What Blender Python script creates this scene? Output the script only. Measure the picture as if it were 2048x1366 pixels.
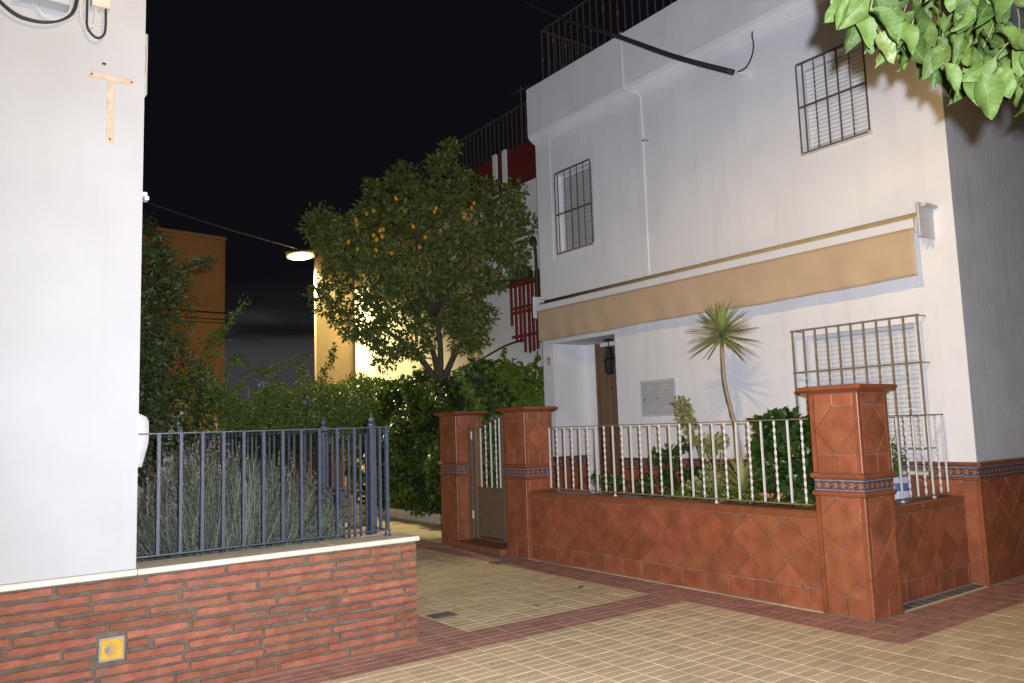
import bpy, bmesh, math, random
import numpy as np
from mathutils import Vector, Matrix
random.seed(7); RNG = np.random.default_rng(7)
sc = bpy.context.scene
C = sc.collection
for o in list(bpy.data.objects): bpy.data.objects.remove(o)

# ------------------------------------------------------------------ camera
CAM = Vector((0, 0, 1.5))
CR = Vector((0.80821545, -0.58799232, -0.03244715))      # camera right / up / forward
CU = Vector((-0.03750095, -0.10637712, 0.99361843))
CF = Vector((0.58769164, 0.80184097, 0.1080259))
cd = bpy.data.cameras.new('camera'); cam = bpy.data.objects.new('camera', cd); C.objects.link(cam)
cam.matrix_world = Matrix(((CR.x, CU.x, -CF.x, CAM.x), (CR.y, CU.y, -CF.y, CAM.y), (CR.z, CU.z, -CF.z, CAM.z), (0, 0, 0, 1)))
cd.sensor_width = 36; cd.lens = 36 * 1605.82 / 2048; cd.clip_end = 500; cd.clip_start = 0.05
sc.camera = cam

# ------------------------------------------------------------------ night sky
w = bpy.data.worlds.new('World'); sc.world = w; w.use_nodes = True
nt = w.node_tree; nt.nodes.clear()
N = nt.nodes.new; Lk = nt.links.new
out = N('ShaderNodeOutputWorld'); bg = N('ShaderNodeBackground'); tc = N('ShaderNodeTexCoord')
mp = N('ShaderNodeMapping'); mp.inputs['Scale'].default_value = (3.2, 3.2, 26)
nz = N('ShaderNodeTexNoise'); nz.inputs['Scale'].default_value = 1.3; nz.inputs['Detail'].default_value = 5
sep = N('ShaderNodeSeparateXYZ'); ad = N('ShaderNodeMath'); ad.operation = 'MULTIPLY_ADD'
ad.inputs[1].default_value = 0.13; 
rp = N('ShaderNodeValToRGB')
e = rp.color_ramp.elements
e[0].position = 0.0; e[0].color = (0.055, 0.049, 0.052, 1)
e[1].position = 0.26; e[1].color = (0.0042, 0.0042, 0.0058, 1)
for p, c in ((0.15, (0.042, 0.040, 0.045, 1)), (0.185, (0.026, 0.026, 0.030, 1)), (0.205, (0.0075, 0.0072, 0.0085, 1)), (0.8, (0.0033, 0.0033, 0.0052, 1))):
    k = e.new(p); k.color = c
Lk(tc.outputs['Generated'], mp.inputs[0]); Lk(mp.outputs[0], nz.inputs['Vector'])
Lk(tc.outputs['Generated'], sep.inputs[0]); Lk(nz.outputs['Fac'], ad.inputs[0]); Lk(sep.outputs['Z'], ad.inputs[2])
Lk(ad.outputs[0], rp.inputs[0]); Lk(rp.outputs[0], bg.inputs[0]); bg.inputs[1].default_value = 1.0
Lk(bg.outputs[0], out.inputs[0])

# ------------------------------------------------------------------ lights (the photographer's flash; lamps carry their own light)
FLASH_W = 2700
fl = bpy.data.lights.new('camera_flash', 'SPOT'); fl.energy = FLASH_W; fl.color = (0.83, 0.875, 1.0)
fl.spot_size = math.radians(118); fl.spot_blend = 1.0; fl.shadow_soft_size = 0.02
fo = bpy.data.objects.new('camera_flash', fl); C.objects.link(fo)
fo.location = CAM + 0.13 * (0.55 * CR + 0.83 * CU)
fo.rotation_euler = CF.to_track_quat('-Z', 'Y').to_euler()

LANE_W = 3000                                  # the lit street lamp over the lane
vs = sc.view_settings; vs.view_transform = 'Standard'; vs.look = 'None'; vs.exposure = 0.0; vs.gamma = 1.0
try: vs.use_curve_mapping = False
except Exception: pass
sc.render.engine = 'CYCLES'

# ------------------------------------------------------------------ materials
M = {}
def node_mat(name):
    m = bpy.data.materials.new(name); m.use_nodes = True
    return m, m.node_tree.nodes, m.node_tree.links, m.node_tree.nodes['Principled BSDF']
def mat(name, c1, c2=None, rough=0.6, scale=8, bump=0.0, bscale=60, rnd=0.0, metal=0.0, spec=0.5, stain=None, coords='Object', detail=6, c3=None, streak=None):
    """two-colour noise material with per-piece value variation, optional stain and relief"""
    m, n, l, b = node_mat(name)
    t = n.new('ShaderNodeTexCoord'); geo = n.new('ShaderNodeNewGeometry')
    vec = geo.outputs['Position'] if coords == 'World' else t.outputs[coords]
    z = n.new('ShaderNodeTexNoise'); z.inputs['Scale'].default_value = scale; z.inputs['Detail'].default_value = detail
    l.new(vec, z.inputs['Vector'])
    r = n.new('ShaderNodeValToRGB'); r.color_ramp.elements[0].position = 0.32; r.color_ramp.elements[1].position = 0.68
    r.color_ramp.elements[0].color = (*c1, 1); r.color_ramp.elements[1].color = (*(c2 or c1), 1)
    if c3: q = r.color_ramp.elements.new(0.5); q.color = (*c3, 1)
    l.new(z.outputs['Fac'], r.inputs[0]); col = r.outputs[0]
    if rnd:
        oi = n.new('ShaderNodeObjectInfo'); a = n.new('ShaderNodeMath'); a.operation = 'ADD'
        l.new(oi.outputs['Random'], a.inputs[0]); l.new(geo.outputs['Random Per Island'], a.inputs[1])
        f = n.new('ShaderNodeMath'); f.operation = 'FRACT'; l.new(a.outputs[0], f.inputs[0])
        mr = n.new('ShaderNodeMapRange'); mr.inputs[3].default_value = 1 - rnd; mr.inputs[4].default_value = 1 + rnd
        l.new(f.outputs[0], mr.inputs[0])
        hs = n.new('ShaderNodeHueSaturation'); l.new(mr.outputs[0], hs.inputs['Value']); l.new(col, hs.inputs['Color'])
        mh = n.new('ShaderNodeMapRange'); mh.inputs[3].default_value = 0.5 - 0.03 * rnd; mh.inputs[4].default_value = 0.5 + 0.03 * rnd
        l.new(oi.outputs['Random'], mh.inputs[0]); l.new(mh.outputs[0], hs.inputs['Hue']); col = hs.outputs[0]
    if stain:
        sz = n.new('ShaderNodeTexNoise'); sz.inputs['Scale'].default_value = stain[1]; sz.inputs['Detail'].default_value = 8; sz.inputs['Roughness'].default_value = 0.65
        l.new(geo.outputs['Position'], sz.inputs['Vector'])
        sr = n.new('ShaderNodeValToRGB'); sr.color_ramp.elements[0].position = stain[2]; sr.color_ramp.elements[1].position = stain[2] + 0.16
        l.new(sz.outputs['Fac'], sr.inputs[0])
        sm = n.new('ShaderNodeMath'); sm.operation = 'MULTIPLY'; sm.inputs[1].default_value = stain[3]; l.new(sr.outputs[0], sm.inputs[0])
        mx = n.new('ShaderNodeMix'); mx.data_type = 'RGBA'; l.new(sm.outputs[0], mx.inputs[0]); l.new(col, mx.inputs[6]); mx.inputs[7].default_value = (*stain[0], 1); col = mx.outputs[2]
    if streak:
        mpp = n.new('ShaderNodeMapping'); mpp.inputs['Scale'].default_value = (streak[1], streak[1], streak[1] * 0.07); l.new(geo.outputs['Position'], mpp.inputs[0])
        sz = n.new('ShaderNodeTexNoise'); sz.inputs['Scale'].default_value = 1.0; sz.inputs['Detail'].default_value = 6; sz.inputs['Roughness'].default_value = 0.6; l.new(mpp.outputs[0], sz.inputs['Vector'])
        sr = n.new('ShaderNodeMapRange'); sr.inputs[1].default_value = 0.52; sr.inputs[2].default_value = 0.75; sr.inputs[4].default_value = streak[2]; l.new(sz.outputs['Fac'], sr.inputs[0])
        mx = n.new('ShaderNodeMix'); mx.data_type = 'RGBA'; l.new(sr.outputs[0], mx.inputs[0]); l.new(col, mx.inputs[6]); mx.inputs[7].default_value = (*streak[0], 1); col = mx.outputs[2]
    l.new(col, b.inputs['Base Color'])
    b.inputs['Roughness'].default_value = rough; b.inputs['Metallic'].default_value = metal; b.inputs['Specular IOR Level'].default_value = spec
    if bump:
        bz = n.new('ShaderNodeTexNoise'); bz.inputs['Scale'].default_value = bscale; bz.inputs['Detail'].default_value = 5; l.new(vec, bz.inputs['Vector'])
        bp = n.new('ShaderNodeBump'); bp.inputs['Strength'].default_value = bump; bp.inputs['Distance'].default_value = 0.01
        l.new(bz.outputs['Fac'], bp.inputs['Height']); l.new(bp.outputs[0], b.inputs['Normal'])
    M[name] = m; return m
def leaf_mat(name, c1, c2, rough=0.42, trans=0.35, tcol=None, spec=0.4):
    m, n, l, b = node_mat(name)
    geo = n.new('ShaderNodeNewGeometry'); oi = n.new('ShaderNodeObjectInfo')
    a = n.new('ShaderNodeMath'); a.operation = 'ADD'; l.new(oi.outputs['Random'], a.inputs[0]); l.new(geo.outputs['Random Per Island'], a.inputs[1])
    f = n.new('ShaderNodeMath'); f.operation = 'FRACT'; l.new(a.outputs[0], f.inputs[0])
    r = n.new('ShaderNodeValToRGB'); r.color_ramp.elements[0].color = (*c1, 1); r.color_ramp.elements[1].color = (*c2, 1); l.new(f.outputs[0], r.inputs[0])
    z = n.new('ShaderNodeTexNoise'); z.inputs['Scale'].default_value = 40; l.new(geo.outputs['Position'], z.inputs['Vector'])
    mr = n.new('ShaderNodeMapRange'); mr.inputs[3].default_value = 0.7; mr.inputs[4].default_value = 1.3; l.new(z.outputs['Fac'], mr.inputs[0])
    hs = n.new('ShaderNodeHueSaturation'); l.new(mr.outputs[0], hs.inputs['Value']); l.new(r.outputs[0], hs.inputs['Color'])
    l.new(hs.outputs[0], b.inputs['Base Color']); b.inputs['Roughness'].default_value = rough; b.inputs['Specular IOR Level'].default_value = spec
    tr = n.new('ShaderNodeBsdfTranslucent'); 
    if tcol: tr.inputs[0].default_value = (*tcol, 1)
    else: l.new(hs.outputs[0], tr.inputs[0])
    ms = n.new('ShaderNodeMixShader'); ms.inputs[0].default_value = trans
    l.new(b.outputs[0], ms.inputs[1]); l.new(tr.outputs[0], ms.inputs[2])
    l.new(ms.outputs[0], n['Material Output'].inputs[0]); M[name] = m; return m
def emit(name, c, s):
    m, n, l, b = node_mat(name); b.inputs['Base Color'].default_value = (0, 0, 0, 1)
    b.inputs['Emission Color'].default_value = (*c, 1); b.inputs['Emission Strength'].default_value = s; M[name] = m; return m

mat('white_wall', (0.425, 0.425, 0.42), (0.47, 0.47, 0.465), 0.8, 1.6, 0.22, 24, coords='World', stain=((0.41, 0.40, 0.375), 0.9, 0.52, 0.30), streak=((0.40, 0.385, 0.35), 7, 0.30))
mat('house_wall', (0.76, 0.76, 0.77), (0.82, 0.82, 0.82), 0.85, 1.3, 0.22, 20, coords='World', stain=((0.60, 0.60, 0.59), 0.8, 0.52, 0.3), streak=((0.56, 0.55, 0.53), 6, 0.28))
mat('shaded_white_wall', (0.54, 0.56, 0.61), (0.61, 0.63, 0.68), 0.85, 3, 0.3, 24, coords='World', stain=((0.47, 0.48, 0.52), 1.2, 0.5, 0.5), streak=((0.42, 0.43, 0.45), 7, 0.45))  # white side wall of the house, its shade put into a greyer colour
mat('cream_wall', (0.62, 0.55, 0.38), (0.70, 0.62, 0.44), 0.85, 1.2, 0.2, 30, coords='World', stain=((0.45, 0.40, 0.28), 0.6, 0.56, 0.35))
mat('tan_wall', (0.29, 0.22, 0.125), (0.33, 0.255, 0.145), 0.85, 1.2, coords='World')
mat('orange_wall', (0.36, 0.20, 0.075), (0.40, 0.225, 0.09), 0.85, 1.0, coords='World')
mat('red_paint', (0.10, 0.010, 0.010), (0.14, 0.016, 0.014), 0.6, 5, coords='World')
mat('red_wood', (0.15, 0.018, 0.012), (0.20, 0.03, 0.02), 0.6, 14, rnd=0.25)
mat('brick', (0.22, 0.075, 0.040), (0.32, 0.120, 0.068), 0.9, 11, 0.9, 60, rnd=0.20, coords='World', c3=(0.27, 0.093, 0.050), stain=((0.17, 0.11, 0.08), 4.2, 0.52, 0.55))
mat('mortar', (0.10, 0.078, 0.056), (0.16, 0.128, 0.093), 0.95, 16, 1.0, 60, coords='World', stain=((0.27, 0.25, 0.215), 2.6, 0.60, 0.6))
mat('stone_cap', (0.60, 0.54, 0.42), (0.70, 0.64, 0.53), 0.55, 6, 0.15, 60, coords='World', stain=((0.42, 0.38, 0.28), 4, 0.58, 0.35))
mat('terracotta', (0.23, 0.072, 0.032), (0.335, 0.112, 0.052), 0.42, 7, 0.25, 22, rnd=0.16, coords='World', c3=(0.29, 0.092, 0.041), stain=((0.19, 0.060, 0.029), 5, 0.50, 0.55))
mat('terracotta_trim', (0.205, 0.064, 0.026), (0.27, 0.087, 0.035), 0.38, 8, 0.05, 30, rnd=0.06, coords='World')
mat('grout', (0.32, 0.21, 0.15), (0.41, 0.29, 0.22), 0.9, 20, 0.3, 90, coords='World', stain=((0.22, 0.12, 0.08), 5, 0.5, 0.6))
mat('paver_cream', (0.55, 0.43, 0.26), (0.63, 0.50, 0.315), 0.8, 12, 0.3, 110, rnd=0.11, coords='World', stain=((0.44, 0.32, 0.195), 1.9, 0.50, 0.55))
mat('paver_red', (0.325, 0.165, 0.125), (0.405, 0.215, 0.168), 0.75, 12, 0.25, 120, rnd=0.13, coords='World', stain=((0.13, 0.065, 0.05), 2.5, 0.55, 0.5))
mat('joint_sand', (0.53, 0.41, 0.26), (0.58, 0.46, 0.295), 0.95, 3, 0.2, 90, coords='World', stain=((0.33, 0.245, 0.15), 1.6, 0.47, 0.7))
mat('joint_red', (0.46, 0.28, 0.20), (0.52, 0.33, 0.235), 0.95, 3, 0.2, 90, coords='World', stain=((0.14, 0.075, 0.05), 1.3, 0.55, 0.7))
mat('grey_tile', (0.10, 0.10, 0.10), (0.15, 0.15, 0.145), 0.6, 10, 0.1, 60, rnd=0.15)
mat('fence_paint', (0.038, 0.048, 0.068), (0.058, 0.070, 0.094), 0.38, 30, 0.25, 120, spec=0.6)
mat('white_iron', (0.62, 0.58, 0.54), (0.70, 0.66, 0.62), 0.42, 30)
mat('grille_iron', (0.20, 0.165, 0.13), (0.27, 0.225, 0.185), 0.45, 30, spec=0.5)
mat('dark_iron', (0.075, 0.052, 0.042), (0.11, 0.078, 0.062), 0.55, 30)
mat('rail_iron', (0.16, 0.12, 0.07), (0.22, 0.165, 0.10), 0.45, 30)
mat('brown_gate', (0.15, 0.098, 0.06), (0.19, 0.125, 0.08), 0.5, 18, 0.1, 60)
mat('door_wood', (0.14, 0.075, 0.038), (0.19, 0.105, 0.055), 0.5, 20, 0.15, 60)
mat('shutter', (0.70, 0.70, 0.70), (0.76, 0.76, 0.76), 0.55, 5, rnd=0.04)
mat('shutter_grey', (0.40, 0.385, 0.375), (0.45, 0.43, 0.42), 0.6, 5, rnd=0.05)
mat('alu', (0.55, 0.55, 0.55), (0.62, 0.62, 0.62), 0.4, 8)
mat('canvas', (0.52, 0.375, 0.235), (0.57, 0.42, 0.27), 0.9, 3, 0.25, 220, coords='World', stain=((0.47, 0.335, 0.205), 1.6, 0.5, 0.4))
mat('canvas_roll', (0.34, 0.25, 0.12), (0.40, 0.30, 0.15), 0.9, 8)
mat('cabinet', (0.42, 0.43, 0.44), (0.46, 0.47, 0.48), 0.5, 6)
mat('cabinet_dark', (0.20, 0.20, 0.20), None, 0.5)
mat('white_plastic', (0.72, 0.72, 0.72), (0.76, 0.76, 0.76), 0.35, 4)
mat('grey_plastic', (0.36, 0.38, 0.42), (0.40, 0.42, 0.46), 0.4, 4)
mat('cable_black', (0.018, 0.017, 0.017), (0.035, 0.033, 0.03), 0.6, 30)
mat('cable_white', (0.60, 0.57, 0.48), None, 0.5)
mat('yellow', (0.55, 0.42, 0.03), None, 0.5)
mat('black', (0.012, 0.012, 0.012), None, 0.5)
mat('old_paint', (0.60, 0.52, 0.40), (0.50, 0.38, 0.26), 0.85, 22, 0.6, 90, coords='World')
mat('emblem_yellow', (0.62, 0.33, 0.025), (0.70, 0.40, 0.04), 0.3, 20)
mat('emblem_grey', (0.20, 0.20, 0.18), None, 0.5)
mat('emblem_frame', (0.26, 0.245, 0.20), (0.32, 0.30, 0.25), 0.6, 30)
mat('bark', (0.055, 0.042, 0.03), (0.10, 0.078, 0.055), 0.9, 30, 0.8, 60)
mat('twig', (0.14, 0.13, 0.05), (0.20, 0.17, 0.08), 0.8, 30)
mat('yucca_bark', (0.26, 0.20, 0.14), (0.34, 0.27, 0.20), 0.9, 40, 0.7, 80)
mat('soil', (0.045, 0.033, 0.022), (0.08, 0.06, 0.04), 0.95, 12, 0.9, 50, coords='World')
mat('yard_floor', (0.20, 0.085, 0.045), (0.26, 0.115, 0.06), 0.5, 5, coords='World')
mat('asphalt', (0.14, 0.125, 0.10), (0.18, 0.16, 0.13), 0.9, 6, 0.4, 80, coords='World')
mat('pot_clay', (0.34, 0.13, 0.06), (0.42, 0.18, 0.09), 0.8, 14, 0.2, 60)
mat('pot_white', (0.60, 0.62, 0.66), None, 0.25)
mat('pot_blue', (0.10, 0.16, 0.32), None, 0.25)
mat('lemon', (0.50, 0.24, 0.012), (0.58, 0.31, 0.02), 0.45, 20, 0.2, 200, rnd=0.15)
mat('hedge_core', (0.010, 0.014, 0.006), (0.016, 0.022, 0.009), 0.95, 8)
mat('glass_dark', (0.03, 0.035, 0.04), None, 0.05, spec=1.0)
mat('drain', (0.09, 0.085, 0.07), (0.14, 0.13, 0.11), 0.6, 40, 0.4, 90)
mat('dry_leaf', (0.16, 0.085, 0.025), (0.24, 0.14, 0.05), 0.7, 40)
mat('petal', (0.32, 0.30, 0.55), (0.42, 0.40, 0.66), 0.6, 40)
leaf_mat('leaf_lemon', (0.075, 0.110, 0.024), (0.19, 0.220, 0.056), 0.45, 0.30)
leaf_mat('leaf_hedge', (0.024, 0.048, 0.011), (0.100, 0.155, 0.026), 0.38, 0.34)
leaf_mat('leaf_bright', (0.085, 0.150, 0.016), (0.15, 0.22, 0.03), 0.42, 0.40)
leaf_mat('leaf_plumbago', (0.085, 0.150, 0.028), (0.175, 0.250, 0.055), 0.5, 0.40)
leaf_mat('leaf_dark', (0.030, 0.050, 0.016), (0.062, 0.092, 0.030), 0.5, 0.25)
leaf_mat('leaf_yucca', (0.20, 0.25, 0.06), (0.33, 0.35, 0.11), 0.42, 0.15)
leaf_mat('leaf_varieg', (0.12, 0.16, 0.03), (0.46, 0.44, 0.20), 0.45, 0.25)
leaf_mat('leaf_shrub', (0.020, 0.050, 0.010), (0.050, 0.095, 0.018), 0.30, 0.25)
leaf_mat('leaf_lavender', (0.028, 0.035, 0.022), (0.18, 0.195, 0.145), 0.75, 0.15)
leaf_mat('lavender_spike', (0.16, 0.145, 0.115), (0.26, 0.23, 0.19), 0.8, 0.15)
def vein_leaf(name, c1, c2, vein, rough):
    m = leaf_mat(name, c1, c2, rough, 0.22, spec=0.35); n = m.node_tree.nodes; l = m.node_tree.links
    def mth(op, a, b=None):
        q = n.new('ShaderNodeMath'); q.operation = op
        for i, v in enumerate((a, b)):
            if v is None: continue
            if isinstance(v, (int, float)): q.inputs[i].default_value = v
            else: l.new(v, q.inputs[i])
        return q.outputs[0]
    t = n.new('ShaderNodeTexCoord'); sp = n.new('ShaderNodeSeparateXYZ'); l.new(t.outputs['Object'], sp.inputs[0])
    ay = mth('ABSOLUTE', sp.outputs['Y']); rib = mth('LESS_THAN', ay, 0.0011)
    sv = mth('GREATER_THAN', mth('SINE', mth('MULTIPLY', mth('SUBTRACT', sp.outputs['X'], mth('MULTIPLY', ay, 0.9)), 420)), 0.93)
    fac = mth('MINIMUM', mth('ADD', mth('MULTIPLY', rib, 0.75), mth('MULTIPLY', sv, 0.35)), 0.8)
    b = n['Principled BSDF']; src = b.inputs['Base Color'].links[0].from_socket
    mx = n.new('ShaderNodeMix'); mx.data_type = 'RGBA'; l.new(fac, mx.inputs[0]); l.new(src, mx.inputs[6]); mx.inputs[7].default_value = (*vein, 1); l.new(mx.outputs[2], b.inputs['Base Color'])
    bz = n.new('ShaderNodeTexNoise'); bz.inputs['Scale'].default_value = 70; l.new(t.outputs['Object'], bz.inputs['Vector'])
    bp = n.new('ShaderNodeBump'); bp.inputs['Strength'].default_value = 0.5; bp.inputs['Distance'].default_value = 0.004; l.new(bz.outputs['Fac'], bp.inputs['Height']); l.new(bp.outputs[0], b.inputs['Normal'])
vein_leaf('leaf_fore', (0.032, 0.062, 0.010), (0.085, 0.130, 0.024), (0.11, 0.15, 0.04), 0.62)
vein_leaf('leaf_fore_yellow', (0.07, 0.10, 0.018), (0.11, 0.13, 0.035), (0.14, 0.15, 0.06), 0.5)
emit('lamp_glow', (1.0, 0.86, 0.50), 45)
emit('lamp_rim', (1.0, 0.62, 0.16), 3.0)
emit('near_lamp_glow', (1.0, 0.74, 0.24), 30)
emit('small_glow', (0.75, 0.85, 1.0), 14)

def frieze_mat():
    m, n, l, b = node_mat('frieze')
    t = n.new('ShaderNodeTexCoord'); s = n.new('ShaderNodeSeparateXYZ'); l.new(t.outputs['Object'], s.inputs[0])
    def mth(op, a, bb=None, c=None):
        q = n.new('ShaderNodeMath'); q.operation = op
        for i, v in enumerate((a, bb, c)):
            if v is None: continue
            if isinstance(v, (int, float)): q.inputs[i].default_value = v
            else: l.new(v, q.inputs[i])
        return q.outputs[0]
    u0 = mth('ADD', s.outputs['X'], 10.0 + 0.035)
    u = mth('SUBTRACT', mth('MODULO', u0, 0.07), 0.035); v = s.outputs['Y']
    d = mth('SQRT', mth('ADD', mth('MULTIPLY', u, u), mth('MULTIPLY', v, v)))
    a = mth('ARCTAN2', v, u)
    rad = mth('MULTIPLY_ADD', mth('COSINE', mth('MULTIPLY', a, 5.0)), 0.007, 0.018)
    petal = mth('LESS_THAN', d, rad); core = mth('LESS_THAN', d, 0.006)
    line = mth('GREATER_THAN', mth('ABSOLUTE', v), 0.034); line2 = mth('LESS_THAN', mth('ABSOLUTE', v), 0.0385)
    ln = mth('MULTIPLY', line, line2)
    z = n.new('ShaderNodeTexNoise'); z.inputs['Scale'].default_value = 90; l.new(t.outputs['Object'], z.inputs['Vector'])
    r = n.new('ShaderNodeValToRGB'); r.color_ramp.elements[0].position = 0.5; r.color_ramp.elements[1].position = 0.6
    r.color_ramp.elements[0].color = (0.055, 0.040, 0.060, 1); r.color_ramp.elements[1].color = (0.17, 0.14, 0.17, 1); l.new(z.outputs['Fac'], r.inputs[0])
    col = r.outputs[0]
    for fac, c in ((ln, (0.34, 0.31, 0.33, 1)), (petal, (0.46, 0.16, 0.035, 1)), (core, (0.16, 0.06, 0.03, 1))):
        mx = n.new('ShaderNodeMix'); mx.data_type = 'RGBA'; l.new(fac, mx.inputs[0]); l.new(col, mx.inputs[6]); mx.inputs[7].default_value = c; col = mx.outputs[2]
    l.new(col, b.inputs['Base Color']); b.inputs['Roughness'].default_value = 0.3; M['frieze'] = m
frieze_mat()

# ------------------------------------------------------------------ helpers
def link(o, parent=None):
    C.objects.link(o)
    if parent is not None: o.parent = parent
    return o
def ploc(parent):
    v = Vector((0, 0, 0))
    while parent is not None: v += parent.location; parent = parent.parent
    return v
def thing(name, label, cat, loc=(0, 0, 0), group=None):
    o = bpy.data.objects.new(name, None); C.objects.link(o); o.location = loc; o.empty_display_size = 0.1
    o['label'] = label; o['category'] = cat
    if group: o['group'] = group
    return o
def tag(o, label, cat, group=None):
    o['label'] = label; o['category'] = cat
    if group: o['group'] = group
    return o
def meshdata(name, verts, faces, m, smooth=False):
    me = bpy.data.meshes.new(name); me.from_pydata([tuple(v) for v in verts], [], faces)
    if isinstance(m, str): me.materials.append(M[m])
    if smooth: me.polygons.foreach_set('use_smooth', [True] * len(me.polygons))
    me.update(); return me
def put(name, me, parent=None, at=(0, 0, 0), rot=None):
    """place mesh data; 'at' is a world position"""
    o = bpy.data.objects.new(name, me); link(o, parent)
    o.location = Vector(at) - ploc(parent)
    if rot is not None: o.rotation_euler = rot
    return o
class B:
    """collects shapes for ONE mesh (world coordinates)"""
    def __init__(s): s.v = []; s.f = []
    def add(s, v, f):
        k = len(s.v); s.v += [tuple(p) for p in v]; s.f += [tuple(i + k for i in q) for q in f]; return s
    def box(s, x0, x1, y0, y1, z0, z1, ch=0.0):
        if ch <= 0:
            v = [(x, y, z) for z in (z0, z1) for y in (y0, y1) for x in (x0, x1)]
            return s.add(v, [(0, 2, 3, 1), (4, 5, 7, 6), (0, 1, 5, 4), (2, 6, 7, 3), (0, 4, 6, 2), (1, 3, 7, 5)])
        bm = bmesh.new(); bmesh.ops.create_cube(bm, size=1)
        for q in bm.verts: q.co = Vector(((x0 + x1) / 2 + q.co.x * (x1 - x0), (y0 + y1) / 2 + q.co.y * (y1 - y0), (z0 + z1) / 2 + q.co.z * (z1 - z0)))
        bmesh.ops.bevel(bm, geom=bm.edges[:] , offset=ch, segments=1, affect='EDGES')
        bm.verts.index_update(); v = [q.co[:] for q in bm.verts]; f = [[x.index for x in q.verts] for q in bm.faces]; bm.free()
        return s.add(v, f)
    def tube(s, pts, r, n=8, cap=True):
        pts = [Vector(p) for p in pts]; rs = r if isinstance(r, (list, tuple)) else [r] * len(pts)
        k = len(s.v); up = None
        for i, p in enumerate(pts):
            t = (pts[min(i + 1, len(pts) - 1)] - pts[max(i - 1, 0)]).normalized()
            if up is None: up = Vector((0, 0, 1)) if abs(t.z) < 0.9 else Vector((1, 0, 0))
            a = t.cross(up).normalized(); up2 = a.cross(t).normalized(); up = up2
            for j in range(n):
                c = math.cos(2 * math.pi * j / n); d = math.sin(2 * math.pi * j / n)
                s.v.append(tuple(p + rs[i] * (c * a + d * up2)))
        for i in range(len(pts) - 1):
            for j in range(n):
                s.f.append((k + i * n + j, k + i * n + (j + 1) % n, k + (i + 1) * n + (j + 1) % n, k + (i + 1) * n + j))
        if cap: s.f.append(tuple(k + j for j in range(n))[::-1]); s.f.append(tuple(k + (len(pts) - 1) * n + j for j in range(n)))
        return s
    def lathe(s, prof, c, n=16):
        k = len(s.v)
        for r, z in prof:
            for j in range(n): s.v.append((c[0] + r * math.cos(2 * math.pi * j / n), c[1] + r * math.sin(2 * math.pi * j / n), c[2] + z))
        for i in range(len(prof) - 1):
            for j in range(n): s.f.append((k + i * n + j, k + i * n + (j + 1) % n, k + (i + 1) * n + (j + 1) % n, k + (i + 1) * n + j))
        s.f.append(tuple(k + j for j in range(n))[::-1]); s.f.append(tuple(k + (len(prof) - 1) * n + j for j in range(n)))
        return s
    def done(s, name, m, parent=None, smooth=False):
        return put(name, meshdata(name, s.v, s.f, m, smooth), parent)
def catmull(pts, n=8):
    P = [Vector(p) for p in pts]; P = [2 * P[0] - P[1]] + P + [2 * P[-1] - P[-2]]; o = []
    for i in range(1, len(P) - 2):
        for k in range(n):
            t = k / n
            o.append(0.5 * ((2 * P[i]) + (P[i + 1] - P[i - 1]) * t + (2 * P[i - 1] - 5 * P[i] + 4 * P[i + 1] - P[i + 2]) * t * t + (3 * P[i] - P[i - 1] - 3 * P[i + 1] + P[i + 2]) * t ** 3))
    o.append(P[-2]); return o
def clip(poly, u0, u1, v0, v1):
    def cut(p, ins, inter):
        r = []
        for i in range(len(p)):
            a, b = p[i - 1], p[i]
            if ins(b):
                if not ins(a): r.append(inter(a, b))
                r.append(b)
            elif ins(a): r.append(inter(a, b))
        return r
    def ix(k, c): return lambda a, b: tuple(a[j] + (b[j] - a[j]) * (c - a[k]) / (b[k] - a[k]) for j in (0, 1))
    for k, c, s in ((0, u0, 1), (0, u1, -1), (1, v0, 1), (1, v1, -1)):
        if not poly: return poly
        poly = cut(poly, lambda q: (q[k] - c) * s >= -1e-9, ix(k, c))
    return poly
def shrink(poly, g):
    """move every edge of a convex polygon inward by g (half-plane clipping)"""
    q = []
    for p in poly:
        if not q or math.hypot(p[0] - q[-1][0], p[1] - q[-1][1]) > 0.004: q.append(p)
    if len(q) > 1 and math.hypot(q[0][0] - q[-1][0], q[0][1] - q[-1][1]) < 0.004: q.pop()
    n = len(q)
    if n < 3: return []
    if sum(q[i - 1][0] * q[i][1] - q[i][0] * q[i - 1][1] for i in range(n)) < 0: q = q[::-1]
    r = q
    for i in range(n):
        a, b = q[i], q[(i + 1) % n]; L = math.hypot(b[0] - a[0], b[1] - a[1]); nx, ny = -(b[1] - a[1]) / L, (b[0] - a[0]) / L
        c = nx * a[0] + ny * a[1] + g; o = []
        for j in range(len(r)):
            p0, p1 = r[j - 1], r[j]; d0 = nx * p0[0] + ny * p0[1] - c; d1 = nx * p1[0] + ny * p1[1] - c
            if d1 >= 0:
                if d0 < 0: t = d0 / (d0 - d1); o.append((p0[0] + (p1[0] - p0[0]) * t, p0[1] + (p1[1] - p0[1]) * t))
                o.append(p1)
            elif d0 >= 0: t = d0 / (d0 - d1); o.append((p0[0] + (p1[0] - p0[0]) * t, p0[1] + (p1[1] - p0[1]) * t))
        r = o
        if len(r) < 3: return []
    return r
def area(p): return 0.5 * abs(sum(p[i - 1][0] * p[i][1] - p[i][0] * p[i - 1][1] for i in range(len(p))))
class Plane:
    """maps (u, v, out) on a vertical face to the world"""
    def __init__(s, axis, val): s.a = axis; s.val = val
    def p(s, u, v, w=0.0): return (s.val - w, u, v) if s.a == 'x' else (u, s.val - w, v)
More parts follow.
